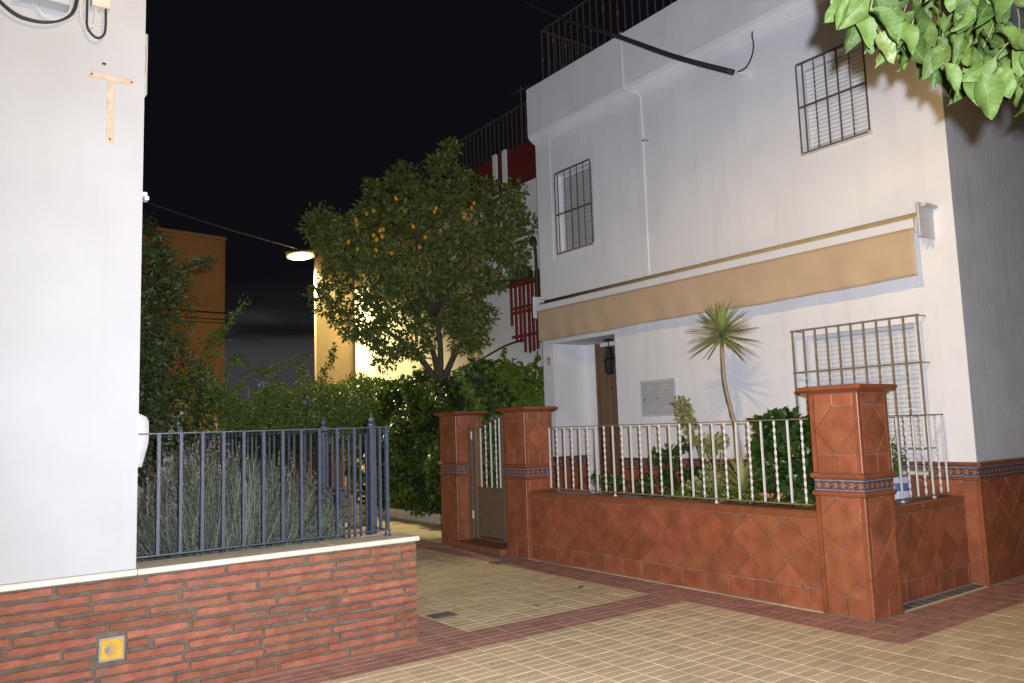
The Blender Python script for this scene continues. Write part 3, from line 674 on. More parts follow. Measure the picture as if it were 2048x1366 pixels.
# parapet band with a soft lower edge
pp = [(HX + 0.01, 5.90), (7.55, 5.912), (7.50, 5.94), (7.455, 5.985), (7.44, 6.03), (7.44, 6.775), (7.62, 6.785), (7.62, 5.9)]
nn = len(pp); v = [(x, HY0 - 0.0005, z) for x, z in pp] + [(x, HY1 + 0.003, z) for x, z in pp]
B().add(v, [(i, (i + 1) % nn, nn + (i + 1) % nn, nn + i) for i in range(nn)] + [tuple(range(nn)), tuple(range(2 * nn - 1, nn - 1, -1))]).done('parapet', 'house_wall', hs)
# thin render joint near the corner, pipe down the facade
B().box(HX - 0.008, HX + 0.004, 9.20, 9.215, 4.0, 5.92).done('render_line', 'house_wall', hs)
pipe = B().tube(catmull([(7.43, 7.42, 6.80), (7.425, 7.42, 6.3), (7.425, 7.41, 6.02), (7.47, 7.33, 5.93), (7.555, 7.26, 5.88), (7.57, 7.25, 5.6), (7.574, 7.255, 4.5), (7.574, 7.26, 3.42)], 6), 0.011, 8)
pipe.done('pipe', 'house_wall', hs, True)
tag(B().box(7.545, 7.572, 7.20, 7.24, 5.23, 5.25, 0.003).box(7.55, 7.575, 7.15, 7.17, 5.215, 5.23, 0.002).done('pipe_clamp', 'grille_iron'), 'small rusty clamp on the white pipe down the facade', 'clamp')

# windows
def slats(parent, y0, y1, z0, z1, x, m, h=0.045):
    me = meshdata('shutter_slat', [(0.006, -1, 0), (-0.001, -1, 0.006), (-0.006, -1, h * 0.5), (-0.001, -1, h - 0.008), (0.006, -1, h - 0.003), (0.006, 1, 0), (-0.001, 1, 0.006), (-0.006, 1, h * 0.5), (-0.001, 1, h - 0.008), (0.006, 1, h - 0.003)],
                  [(i, i + 1, i + 6, i + 5) for i in range(4)], m)
    n = int((z1 - z0) / h)
    for k in range(n):
        o = put('shutter_slat', me, parent, (x, (y0 + y1) / 2, z1 - (k + 1) * h)); o.scale = (1, (y1 - y0) / 2, 1)
    B().add([(x + 0.012, y0, z0), (x + 0.012, y0, z1), (x + 0.012, y1, z1), (x + 0.012, y1, z0)], [(0, 1, 2, 3)]).done('pane', 'cabinet', parent)
def window(y0, y1, z0, z1, depth, m, sm):
    wd = bpy.data.objects.new('window', None); link(wd, hs); wd.location = Vector((HX, (y0 + y1) / 2, z0)) - hs.location
    x = HX + depth
    fr = B(); t = 0.035
    for a in ((y0, y0 + t, z0, z1), (y1 - t, y1, z0, z1), (y0 + t, y1 - t, z1 - t, z1), (y0 + t, y1 - t, z0, z0 + t)): fr.box(x - 0.045, x + 0.01, *a)
    fr.done('frame', m, wd); slats(wd, y0 + t, y1 - t, z0 + t, z1 - t, x - 0.012, sm)
    B().box(HX - 0.03, HX + depth - 0.05, y0 - 0.02, y1 + 0.02, z0 - 0.035, z0 - 0.0005, 0.004).done('sill', 'stone_cap', wd)
    return wd
window(8.285, 9.07, 4.09, 5.27, 0.14, 'alu', 'shutter_grey')
window(4.125, 4.90, 4.36, 5.33, 0.12, 'alu', 'shutter')
window(3.86, 5.02, 0.98, 2.38, 0.12, 'alu', 'shutter')
def grille(lab, ys, z0, z1, x, mids, tw, knots=True, m='grille_iron', s=0.016, legs=0.0, part=(0, 1)):
    t = thing('window_grille', lab, 'grille', (x, (ys[0] + ys[-1]) / 2, z0))
    H = z1 - z0
    pm = bar_mesh('bar', H, s, m); 
    segs = []
    tm = bar_mesh('twisted_bar', H * (part[1] - part[0]), s * 1.15, m, 5 * (part[1] - part[0]) / 0.5, 60, (s * 1.35, s * 0.55))
    for i, yy in enumerate(ys):
        if i in tw:
            if part != (0, 1):
                b1 = bar_mesh('bar', H * (1 - part[1]), s, m); put('bar', b1, t, (x, yy, z0 + H * part[1]))
            put('twisted_bar', tm, t, (x, yy, z0 + H * part[0]))
        else: put('bar', pm, t, (x, yy, z0))
        if knots and 0:
            pass
    for z in [z0, z1] + mids:
        B().box(x - 0.014, x + 0.014, ys[0] - 0.012, ys[-1] + 0.012, z - 0.006, z + 0.006, 0.002).done('rail', m, t)
        if knots:
            for yy in ys: B().box(x - 0.018, x + 0.018, yy - 0.014, yy + 0.014, z - 0.0105, z + 0.0105, 0.003).done('collar', m, t)
    if legs:
        for z in [z0 + 0.02, z1] + mids:
            for yy in (ys[0], ys[-1]): B().box(x + 0.015, HX + 0.02, yy - 0.007, yy + 0.007, z - 0.0055, z + 0.0055).done('wall_tie', m, t)
    return t
GI = mat('window_iron', (0.095, 0.08, 0.068), (0.13, 0.11, 0.095), 0.5, 30)
grille('brown iron grille with twisted bars over the grey shuttered upper window beside the red parapet', [9.09, 9.02, 8.86, 8.72, 8.58, 8.44, 8.29], 4.07, 5.30, 7.555, [4.66], {2, 5}, False, 'window_iron', 0.012)
grille('brown iron grille over the pale shuttered upper window shaded by the branch', [4.90, 4.824, 4.688, 4.556, 4.422, 4.286, 4.125], 4.345, 5.345, 7.558, [4.86], {2, 5}, False, 'window_iron', 0.013)
grille('projecting iron grille with collared bars over the ground floor window', [5.083, 4.949, 4.815, 4.681, 4.548, 4.415, 4.282, 4.148, 4.014, 3.881, 3.748], 1.0, 2.43, 7.42, [1.20, 1.99], {1, 3, 5, 7, 9}, True, 'grille_iron', 0.017, 1.0, (0.14, 0.69))
# door in the recess
dw = bpy.data.objects.new('door', None); link(dw, hs); dw.location = Vector((8.25, 8.5, 0)) - hs.location
B().box(8.20, 8.249, 7.98, 9.0, 0.12, 2.68, 0.004).done('panel', 'door_wood', dw)
for yy in (8.15, 8.32, 8.49, 8.66, 8.83): B().box(8.192, 8.2005, yy - 0.07, yy + 0.07, 0.2, 2.2, 0.004).done('plank', 'door_wood', dw)
for yy in (8.60, 8.72, 8.42):
    for z in (0.95, 1.3, 2.05): B().lathe([(0.016, 0), (0.013, 0.008), (0.004, 0.012)], (0, 0, 0), 8).done('stud', 'black', dw)
for o, (yy, z) in zip([c for c in dw.children if c.name.startswith('stud')], [(a, c) for a in (8.60, 8.72, 8.42) for c in (0.95, 1.3, 2.05)]):
    o.location = Vector((8.191, yy, z)) - hs.location - dw.location; o.rotation_euler = (0, -math.pi / 2, 0)
B().box(8.18, 8.26, 9.0, 9.045, 0.12, 2.74).done('door_frame', 'door_wood', dw)
# lantern
ln = thing('hanging_lantern', 'black iron lantern with glass hanging in the doorway', 'lantern', (7.93, 8.47, 2.7))
B().lathe([(0.075, 0), (0.08, 0.012), (0.05, 0.02), (0.05, 0.03)], (7.93, 8.47, 2.715), 12).done('ceiling_rose', 'black', ln)
B().tube([(7.93, 8.47, 2.715), (7.93, 8.47, 2.62)], 0.008, 6).done('stem', 'black', ln)
B().lathe([(0.03, 0.16), (0.055, 0.14), (0.075, 0.0), (0.09, -0.012), (0.075, -0.02)], (7.93, 8.47, 2.47), 6).done('roof', 'black', ln)
B().lathe([(0.055, 0), (0.07, 0.18)], (7.93, 8.47, 2.265), 6).done('glass', 'glass_dark', ln)
for k in range(6):
    a = math.pi / 3 * k; B().tube([(7.93 + .058 * math.cos(a), 8.47 + .058 * math.sin(a), 2.262), (7.93 + .073 * math.cos(a), 8.47 + .073 * math.sin(a), 2.45)], 0.006, 5).done('rib', 'black', ln)
B().lathe([(0.02, -0.02), (0.075, 0), (0.08, 0.012), (0.05, 0.018)], (7.93, 8.47, 2.25), 6).done('base', 'black', ln)
# meter cabinet
mb = thing('meter_cabinet', 'flat grey electricity cabinet door in the white facade beside the doorway', 'cabinet', (HX, 7.2, 1.6))
B().box(7.566, 7.579, 6.893, 7.515, 1.60, 2.07, 0.003).done('frame', 'alu', mb)
B().box(7.558, 7.5655, 6.915, 7.493, 1.622, 2.045, 0.002).done('door', 'cabinet', mb)
B().box(7.55, 7.557, 7.43, 7.445, 1.80, 1.83, 0.002).done('lock', 'black', mb)
B().add([(7.5565, 7.235, 1.815), (7.5565, 7.185, 1.815), (7.5565, 7.21, 1.862)], [(0, 1, 2)]).done('warning_triangle', 'yellow', mb)
B().add([(7.556, 7.213, 1.823), (7.556, 7.207, 1.823), (7.556, 7.206, 1.846), (7.556, 7.214, 1.846)], [(0, 1, 2, 3)]).done('warning_mark', 'black', mb)
for z in (1.68, 1.70, 1.72, 1.95, 1.97, 1.99):
    for y0 in (7.27, 7.0): B().box(7.5545, 7.5578, y0, y0 + 0.12, z, z + 0.007).done('vent_slot', 'alu', mb)
# number plaque
pq = thing('number_plaque', 'small white house number plaque reading 7 beside the doorway', 'plaque', (HX, 9.41, 2.49))
B().box(7.568, 7.579, 9.345, 9.475, 2.42, 2.565, 0.003).done('plate', 'stone_cap', pq)
B().box(7.566, 7.5675, 9.385, 9.435, 2.525, 2.54).add([(7.5665, 9.395, 2.525), (7.5665, 9.383, 2.525), (7.5665, 9.405, 2.445), (7.5665, 9.42, 2.445)], [(0, 1, 2, 3)]).done('digit', 'black', pq)

# awning
aw = thing('awning', 'rolled tan canvas awning with hanging valance across the white facade', 'awning', (7.4, 6.4, 3.3))
B().tube([(7.44, 3.66, 3.345), (7.44, 9.26, 3.345)], 0.048, 14).done('roller', 'canvas_roll', aw, True)
B().box(7.335, 7.40, 3.665, 9.35, 3.225, 3.322, 0.006).done('front_bar', 'white_plastic', aw)
ny, nz_ = 150, 10; v = []
for i in range(ny + 1):
    yy = 3.667 + (9.345 - 3.667) * i / ny
    zb = 2.775 + 0.008 * math.sin(yy * 2.1) + 0.004 * math.sin(yy * 5.3 + 1)
    for j in range(nz_ + 1):
        t = j / nz_; wv = (0.006 * math.sin(yy * 6.3 + 2 * t) + 0.006 * math.sin(yy * 15 + 3 * t + math.sin(yy * 3))) * t
        v.append((7.332 + wv + 0.012 * t * t, yy, 3.232 - (3.232 - zb) * t))
f = [(i * (nz_ + 1) + j, i * (nz_ + 1) + j + 1, (i + 1) * (nz_ + 1) + j + 1, (i + 1) * (nz_ + 1) + j) for i in range(ny) for j in range(nz_)]
vo = put('valance', meshdata('valance', v, f, 'canvas', True), aw); sm = vo.modifiers.new('thick', 'SOLIDIFY'); sm.thickness = 0.002
for yy, s in ((3.60, 1), (9.40, -1)):
    B().box(7.30, 7.578, yy - 0.012, yy + 0.012, 3.13, 3.46, 0.008).done('end_plate', 'alu', aw)
    B().box(7.36, 7.578, yy - 0.06, yy - 0.0125, 3.42, 3.445).done('bracket', 'alu', aw)
    B().tube([(7.44, yy + .013 * s, 3.345), (7.44, yy + 0.06 * s, 3.345)], 0.032, 10).done('bearing', 'rail_iron', aw)
    for dx in (-0.02, 0.03): B().tube([(7.36 + dx, yy + .03 * s, 3.33), (7.34 + dx * 2.2, yy + .03 * s, 3.18)], 0.010, 6).done('arm', 'stone_cap', aw)
    B().tube([(7.50, yy, 3.13), (7.50, yy, 3.075)], 0.012, 6).done('crank_eye', 'alu', aw)

# tile dado on the house
PF = Plane('x', HX - 0.001); PS = Plane('y', HY0 - 0.001)
dd = bpy.data.objects.new('dado', None); link(dd, hs); dd.location = (0, 0, 0)
def dado(pl, u0, u1, node, low=0.0):
    bk = [pl.p(u0, low, .004), pl.p(u1, low, .004), pl.p(u1, 1.05, .004), pl.p(u0, 1.05, .004)]
    B().add(bk, [(0, 1, 2, 3)]).done('grout_bed', 'grout', dd)
    diamonds(pl, u0, u1, max(0.005, low), 0.905, node, 0.705, 0.188, 0.181, dd, 0.014)
    for v0, v1, t in ((0.905, 0.935, 0.024), (1.032, 1.072, 0.034)):
        u = u0
        while u < u1 - 1e-3:
            q = min(u1, u + 0.42); b = B(); a0, a1 = u + 0.0015, q - 0.0015; ring = []
            for k in range(7): an = math.pi * k / 6; ring.append((v0 + (v1 - v0) * (0.5 - 0.5 * math.cos(an)), 0.006 + (t - 0.006) * math.sin(an)))
            vv = [pl.p(a0, *p) for p in ring] + [pl.p(a1, *p) for p in ring]
            b.add(vv, [(i, i + 1, 8 + i, 7 + i) for i in range(6)] + [tuple(range(7)), tuple(range(13, 6, -1))]).done('moulding', 'terracotta_trim', dd, False); u = q
    frieze(pl, u0, u1, 0.937, 1.030, dd, 0.014)
dado(PF, HY0 - 0.005, 7.965, 4.493)
dado(PF, 9.315, HY1, 4.493)
dado(PS, HX - 0.010, 11.0, 7.9)
dado(Plane('y', 9.309), 7.60, 8.2, 7.9)
B().box(HX - 0.024, HX + 0.012, HY0 - 0.024, HY0 + 0.012, 0.0, 0.905, 0.006).done('corner_strip', 'terracotta_trim', dd)

# roof railing of the house
rr = thing('roof_railing', 'dark iron roof railing with knotted bars above the white parapet', 'railing', (7.6, 6.4, 6.78))
kb = B().box(-.007, .007, -.007, .007, 0, 0.90); kb.lathe([(0.008, 0.38), (0.022, 0.42), (0.022, 0.45), (0.008, 0.49)], (0, 0, 0), 6)
km = meshdata('knotted_bar', kb.v, kb.f, 'dark_iron')
kb = B().box(-.007, .007, -.007, .007, 0, 0.90); kb.lathe([(0.008, 0.58), (0.022, 0.62), (0.022, 0.65), (0.008, 0.69)], (0, 0, 0), 6)
km2 = meshdata('knotted_bar', kb.v, kb.f, 'dark_iron'); pm = bar_mesh('bar', 0.90, 0.014, 'dark_iron')
for k in range(42): put('knotted_bar' if k % 2 == 0 else 'bar', (km if k % 4 == 0 else km2) if k % 2 == 0 else pm, rr, (7.60, 9.32 - k * 0.141, 6.785))
for k in range(1, 30): put('knotted_bar' if k % 2 else 'bar', km if k % 2 else pm, rr, (7.60 + k * 0.141, 9.32, 6.785))
B().box(7.585, 7.615, 3.45, 9.335, 7.685, 7.70).done('top_rail', 'dark_iron', rr)
B().box(7.616, 11.8, 9.305, 9.335, 7.685, 7.70).done('top_rail', 'dark_iron', rr)

# overhead cable bundle fixed to the facade
pts = catmull([(7.40, 5.60, 5.505), (7.15, 6.25, 5.90), (6.98, 7.10, 6.50), (6.92, 8.05, 7.14), (6.97, 8.93, 7.84), (7.3, 10.4, 9.2), (7.9, 12.2, 10.8)], 8)
o = B().tube(pts, [0.034 - 0.012 * min(1, i / 30) for i in range(len(pts))], 8).done('cable_bundle', 'cable_black', None, True)
tag(o, 'thick black cable bundle slung from the white facade across the sky', 'cable')
o = B().tube(catmull([(7.42, 5.56, 5.50), (7.46, 5.47, 5.53), (7.52, 5.43, 5.65), (7.56, 5.42, 5.80), (7.52, 5.40, 5.92), (7.47, 5.30, 5.995), (7.462, 5.0, 6.02), (7.462, 4.5, 6.03), (7.462, 3.5, 6.03)], 8), 0.009, 6).done('cable', 'cable_black', None, True)
tag(o, 'thin black cable bending up from the bundle and along the parapet edge', 'cable')
tag(B().box(7.50, 7.579, 5.50, 5.56, 5.47, 5.53, 0.006).tube([(7.43, 5.57, 5.50), (7.52, 5.53, 5.50)], 0.012, 6).done('wall_hook', 'house_wall'), 'white painted hook holding the cable bundle on the facade', 'hook')

# ================================================================== YARD WALL, PILLARS, RAILINGS
XW = 5.752
yw = thing('yard_wall', 'low yard wall clad in diagonal terracotta tiles along the lane', 'wall', (5.85, 5.7, 0))
B().box(XW, 5.95, 3.79, 7.60, 0, 0.705).done('wall_core', 'grout', yw)
PW = Plane('x', XW)
row(PW, 3.80, 7.585, 0.004, 0.163, [3.947 + 0.2645 * k for k in range(-1, 15)], yw)
diamonds(PW, 3.80, 7.585, 0.165, 0.704, 4.493, 0.705, 0.188, 0.181, yw)
cp = B()
for a, b in zip([3.80, 4.10, 5.0, 5.9, 6.8], [4.10, 5.0, 5.9, 6.8, 7.585]):
    B().add([(XW - 0.016, y_, z) for y_ in (a + .001, b - .001) for z in (0.708, 0.760)] + [(XW + 0.01, y_, 0.772) for y_ in (a + .001, b - .001)] + [(5.97, y_, z) for y_ in (a + .001, b - .001) for z in (0.772, 0.708)],
            [(0, 1, 3, 2), (1, 4, 5, 3), (4, 6, 8, 5), (6, 7, 9, 8), (0, 2, 9, 7), (0, 7, 6, 4, 1), (2, 3, 5, 8, 9)]).done('coping_tile', 'terracotta_trim', yw)
mo = B()
for k in range(7): mo.box(XW - 0.017, XW - 0.012, 3.985 + .004 * k * (k % 2), 4.005 + 0.006 * (k % 3), 0.146 + 0.005 * k, 0.152 + 0.005 * k)
mo.done('mortar_patch', 'grey_tile', yw)
# wall facing the side street
yv = thing('yard_wall', 'low tiled yard wall between the tall pillar and the house corner', 'wall', (6.8, 3.6, 0))
B().box(6.10, 7.565, 3.552, 3.75, 0, 0.705).done('wall_core', 'grout', yv)
PV = Plane('y', 3.552)
row(PV, 6.10, 7.56, 0.004, 0.163, [6.2 + 0.2645 * k for k in range(6)], yv)
diamonds(PV, 6.10, 7.56, 0.165, 0.704, 6.25, 0.705, 0.188, 0.181, yv)
for a, b in ((6.10, 6.83), (6.83, 7.562)): B().box(a + .001, b - .001, 3.536, 3.77, 0.708, 0.772, 0.006).done('coping_tile', 'terracotta_trim', yv)

def pillar(lab, y0, x0=5.695, s=0.42):
    p = thing('gate_pillar', lab, 'pillar', (x0 + s / 2, y0 + s / 2, 0))
    x1, y1 = x0 + s, y0 + s; e = 0.012
    B().box(x0 + e, x1 - e, y0 + e, y1 - e, 0, 1.72).done('core', 'grout', p)
    for fx_, fy_ in ((x0, y0), (x0, y1), (x1, y0), (x1, y1)):          # rounded corner strips
        for z0, z1 in ((0.004, 0.30), (0.30, 0.60), (0.60, 0.90), (1.08, 1.30), (1.30, 1.50), (1.50, 1.69)):
            sx = 1 if fx_ == x0 else -1; sy = 1 if fy_ == y0 else -1; w_ = 0.042; pr = []
            for k in range(5): an = math.pi / 2 * k / 4; pr.append((0.012 - 0.012 * math.sin(an) - .002, 0.012 - 0.012 * math.cos(an) - .002))
            pr = [(w_, -.002)] + pr[::-1] + [(-.002, w_), (0.014, w_), (0.014, 0.014), (w_, 0.014)]
            pr = [(w_, -0.002)] + [(0.010 - 0.012 * math.sin(math.pi / 2 * k / 4), 0.010 - 0.012 * math.cos(math.pi / 2 * k / 4)) for k in range(5)] + [(-0.002, w_), (0.016, w_), (0.016, 0.016), (w_, 0.016)]
            n_ = len(pr); vv = [(fx_ + sx * a, fy_ + sy * b_, z) for z in (z0 + .0015, z1 - .0015) for a, b_ in pr]
            B().add(vv, [(i, (i + 1) % n_, n_ + (i + 1) % n_, n_ + i) for i in range(n_)] + [tuple(range(n_)), tuple(range(2 * n_ - 1, n_ - 1, -1))]).done('corner_strip', 'terracotta_trim', p)
    class Q(Plane):
        pass
    for pl, a, b_ in ((Plane('x', x0 + e), y0, y1), (Plane('y', y0 + e), x0, x1)):
        u0, u1 = a + 0.043, b_ - 0.043; um = (u0 + u1) / 2
        row(pl, u0, u1, 1.598, 1.69, [um], p); row(pl, u0, u1, 1.08, 1.218, [um], p)
        hw = (u1 - u0) / 2
        plate(pl, [(u0, 1.408), (um, 1.218), (u1, 1.408), (um, 1.598)], 0.012, 'terracotta', p)
        for q in ([(u0, 1.408), (u0, 1.218), (um, 1.218)], [(um, 1.218), (u1, 1.218), (u1, 1.408)], [(u1, 1.408), (u1, 1.598), (um, 1.598)], [(um, 1.598), (u0, 1.598), (u0, 1.408)]): plate(pl, q, 0.012, 'terracotta', p)
        diamonds(pl, u0, u1, 0.15, 0.90, um + 0.02, 0.51, 0.188, 0.188, p); row(pl, u0, u1, 0.004, 0.149, [um], p)
        frieze(pl, a + 0.002, b_ - 0.002, 0.942, 1.030, p, 0.013, 0.21)
    for z0, z1, t in ((0.90, 0.94, 0.014), (1.032, 1.08, 0.020)):          # mouldings all round
        prof = [(0.0, z0)] + [(t * math.sin(math.pi * k / 6), z0 + (z1 - z0) * (0.5 - 0.5 * math.cos(math.pi * k / 6))) for k in range(1, 6)] + [(0.0, z1)]
        b = B()
        for o_, z in prof:
            b.v += [(x0 - o_, y0 - o_, z), (x1 + o_, y0 - o_, z), (x1 + o_, y1 + o_, z), (x0 - o_, y1 + o_, z)]
        for i in range(len(prof) - 1):
            for j in range(4): b.f.append((4 * i + j, 4 * i + (j + 1) % 4, 4 * i + 4 + (j + 1) % 4, 4 * i + 4 + j))
        b.f += [(3, 2, 1, 0), tuple(range(len(b.v) - 4, len(b.v)))]
        b.done('moulding', 'terracotta_trim', p)
    prof = [(0.004, 1.69), (0.010, 1.698), (0.035, 1.712), (0.052, 1.719), (0.060, 1.726), (0.062, 1.738), (0.056, 1.750), (0.0, 1.758)]
    b = B()
    for o_, z in prof: b.v += [(x0 - o_, y0 - o_, z), (x1 + o_, y0 - o_, z), (x1 + o_, y1 + o_, z), (x0 - o_, y1 + o_, z)]
    for i in range(len(prof) - 1):
        for j in range(4): b.f.append((4 * i + j, 4 * i + (j + 1) % 4, 4 * i + 4 + (j + 1) % 4, 4 * i + 4 + j))
    b.f += [(3, 2, 1, 0), tuple(range(len(b.v) - 4, len(b.v)))]
    b.done('cap', 'terracotta_trim', p)
pillar('terracotta tiled pillar at the outer corner of the yard, between both railings', 3.38)
pillar('terracotta tiled gate pillar where the white railing ends', 7.585)
pillar('terracotta tiled gate pillar beside the ivy hedge', 9.10)

def railing(lab, P0, dirn, n, sp, z0, z1, feet, start=0):
    t = thing('railing', lab, 'railing', (P0[0] + dirn[0] * n * sp / 2, P0[1] + dirn[1] * n * sp / 2, z0))
    H = z1 - z0; pm = bar_mesh('bar', H, 0.0145, 'white_iron'); tm = bar_mesh('twisted_bar', H, 0.0155, 'white_iron', 5.5, 88, (0.0195, 0.0075))
    a = 0 if dirn[1] else math.pi / 2
    for k in range(n):
        put('twisted_bar' if (k + start) % 2 else 'bar', tm if (k + start) % 2 else pm, t, (P0[0] + dirn[0] * k * sp, P0[1] + dirn[1] * k * sp, z0))
    e = (P0[0] + dirn[0] * ((n - 1) * sp + 0.06), P0[1] + dirn[1] * ((n - 1) * sp + 0.06)); s_ = (P0[0] - dirn[0] * 0.0, P0[1] - dirn[1] * 0.0)
    for z, h in ((z0 - 0.006, 0.012), (z1, 0.009)):
        B().box(min(e[0], s_[0]) - (0.014 if dirn[1] else 0.01), max(e[0], s_[0]) + (0.014 if dirn[1] else 0), min(e[1], s_[1]) - (0.014 if dirn[0] else 0), max(e[1], s_[1]) + (0.014 if dirn[0] else 0.01), z - 0.0005, z + h).done('rail', 'rail_iron', t)
    for k in feet:
        B().lathe([(0.018, 0), (0.02, 0.006), (0.010, 0.014), (0.010, z0 - 0.006 - 0.772)], (P0[0] + dirn[0] * k * sp, P0[1] + dirn[1] * k * sp, 0.7725), 10).done('foot', 'white_iron', t, True)
    return t
railing('white iron railing of plain and twisted bars on the lane side yard wall', (5.81, 7.262), (0, -1), 26, 0.1322, 0.812, 1.497, (8, 18))
railing('short iron railing of plain and twisted bars between the tall pillar and the facade', (7.50, 3.64), (-1, 0), 10, 0.1322, 0.80, 1.50, (2, 6))
# brown gate
gt = thing('yard_gate', 'narrow brown iron gate with white bars between the two gate pillars', 'gate', (5.9, 8.56, 0))
for y0, y1 in ((8.905, 8.985), (9.0, 9.09), (8.02, 8.06), (8.28, 8.33)): B().box(5.875, 5.925, y0, y1, 0.10 if y0 != 8.02 else 0.05, 1.54 if y0 > 8.5 else (1.66 if y0 > 8.1 else 1.68), 0.004).done('upright', 'brown_gate', gt)
B().box(5.87, 5.93, 8.062, 8.275, 0.10, 1.70, 0.004).done('upright', 'brown_gate', gt)
B().box(5.888, 5.912, 8.335, 8.90, 0.13, 0.73, 0.003).done('panel', 'brown_gate', gt)
B().box(5.884, 5.916, 8.335, 8.90, 0.732, 0.76).done('rail', 'brown_gate', gt)
for k, (yy, tw) in enumerate(((8.82, 0), (8.70, 1), (8.585, 0), (8.47, 1), (8.39, 0))):
    h = 1.50 + (8.9 - yy) * 0.28 - 0.762
    put('twisted_bar' if tw else 'bar', bar_mesh('gate_bar', h, 0.0165, 'white_iron', 5.5 if tw else 0, 80 if tw else 1, (0.0195, 0.0075) if tw else None), gt, (5.90, yy, 0.762))
B().tube([(5.9, 8.90, 1.505), (5.9, 8.6, 1.59), (5.9, 8.335, 1.665)], 0.009, 6).done('top_rail', 'brown_gate', gt)
B().box(5.855, 5.874, 8.20, 8.27, 1.10, 1.25, 0.004).done('lock_box', 'rail_iron', gt)
for z in (0.35, 1.38): B().tube([(5.868, 8.99, z), (5.868, 8.99, z + 0.10)], 0.012, 8).done('hinge', 'white_iron', gt)
stp = B().box(5.60, 6.10, 8.005, 9.10, 0.0, 0.075, 0.008).done('doorstep', 'yard_floor'); tag(stp, 'low terracotta step between the two gate pillars', 'step')
yf = B().box(5.95, 7.575, 3.76, 9.6, 0.001, 0.10).box(7.575, 8.2, 7.97, 9.308, 0.001, 0.11).done('yard_floor', 'yard_floor'); yf['kind'] = 'structure'
ys_ = B().box(5.96, 6.55, 3.80, 7.4, 0.102, 0.55).done('planting_bed', 'soil'); ys_['kind'] = 'structure'

# ================================================================== PLANTS IN THE YARD
def ribbon(L, w_, bend, n=6, vfold=0.25):
    v = []
    for i in range(n + 1):
        t = i / n; ww = w_ * (0.55 + 0.45 * math.sin(min(1, t * 2.2) * math.pi / 2)) * (1 - t ** 3.0) + 0.0006
        x = L * t; z = -bend * L * t * t
        v += [(x, -ww / 2, z + vfold * ww), (x, 0, z), (x, ww / 2, z + vfold * ww)]
    f = [(3 * i + j, 3 * i + 3 + j, 3 * i + 4 + j, 3 * i + 1 + j) for i in range(n) for j in (0, 1)]
    return v, f
def rosette(parent, c, L, w_, n, m, zmin=-0.45, zmax=1.0, bend=(0.02, 0.25)):
    kinds = []
    for k in range(6):
        v, f = ribbon(L * (0.8 + 0.07 * k), w_, bend[0] + (bend[1] - bend[0]) * k / 5); kinds.append(meshdata('leaf', v, f, m, True))
    for i in range(n):
        t = (i + 0.5) / n; sz = zmin + (zmax - zmin) * t; el = math.asin(max(-1, min(1, sz))); az = i * 2.39996 + random.uniform(-.25, .25)
        me = kinds[min(5, max(0, int((1 - t) * 6 + random.uniform(-1, 1))))]
        put('leaf', me, parent, Vector(c) + Vector((0, 0, 0.10 * t * L / 0.35)), (random.uniform(-.3, .3), -el + random.uniform(-.12, .12), az))
yu = thing('yucca_tree', 'tall yucca with one spiky rosette on a thin bent trunk', 'yucca', (6.6, 5.22, 0.1))
B().tube(catmull([(6.6, 5.16, 0.10), (6.6, 5.17, 0.6), (6.6, 5.19, 1.0), (6.6, 5.25, 1.45), (6.6, 5.34, 1.85), (6.6, 5.355, 2.1), (6.6, 5.345, 2.36)], 5), [0.0215 - 0.0001 * i for i in range(31)], 9).done('trunk', 'yucca_bark', yu, True)
rosette(yu, (6.6, 5.345, 2.36), 0.38, 0.024, 120, 'leaf_yucca', -0.55, 0.995, (-0.03, 0.03))
ys2 = thing('yucca_plant', 'small spiky yucca without trunk behind the white railing', 'yucca', (6.25, 4.93, 0.55))
rosette(ys2, (6.25, 4.93, 0.80), 0.40, 0.026, 55, 'leaf_yucca', 0.05, 0.99)
B().lathe([(0.03, 0), (0.035, 0.25), (0.03, 0.27)], (6.25, 4.93, 0.55), 8).done('stem', 'yucca_bark', ys2, True)
def pot(lab, c, r, h, m='pot_clay'):
    t = thing('flower_pot', lab, 'flower pot', c)
    B().lathe([(r * 0.68, 0), (r * 0.95, h * 0.86), (r * 1.08, h * 0.86), (r * 1.1, h), (r * 0.98, h), (r * 0.94, h * 0.9)], c, 18).done('body', m, t, True)
    return t
pot('clay flower pot on the bed beside the small spiky yucca', (6.30, 4.62, 0.552), 0.16, 0.30)
def shrub(name, lab, cat, centers, rad, per, L, W, m, stems, sm='twig', group=None):
    base = stems[0][0]; t = thing(name, lab, cat, base, group)
    P, D = clumps(centers, rad, per); n = len(P)
    leafcloud('foliage', P, D, rdir(n, 0.9), L * RNG.uniform(0.7, 1.25, n), W * RNG.uniform(0.75, 1.2, n), m, t)
    for s in stems: B().tube(catmull(s, 4) if len(s) > 2 else s, [0.016 - 0.010 * i / max(1, (len(s) - 1) * 4) for i in range((len(s) - 1) * 4 + 1)] if len(s) > 2 else 0.01, 6).done('stem', sm, t, True)
    return t
shrub('variegated_shrub', 'cream and green variegated shrub with one long leaning shoot', 'shrub',
      [(6.6, 5.95 - 0.02 * k, 1.70 - 0.055 * k) for k in range(5)] + [(6.6 + random.uniform(-.15, .15), 5.85 - random.uniform(0, .45), random.uniform(0.65, 1.32)) for _ in range(26)], 0.095, 80, 0.05, 0.026, 'leaf_varieg',
      [[(6.6, 5.6, 0.55), (6.6, 5.68, 1.0), (6.6, 5.80, 1.4), (6.6, 5.97, 1.74)], [(6.6, 5.6, 0.55), (6.62, 5.5, 0.9), (6.6, 5.45, 1.2)]])
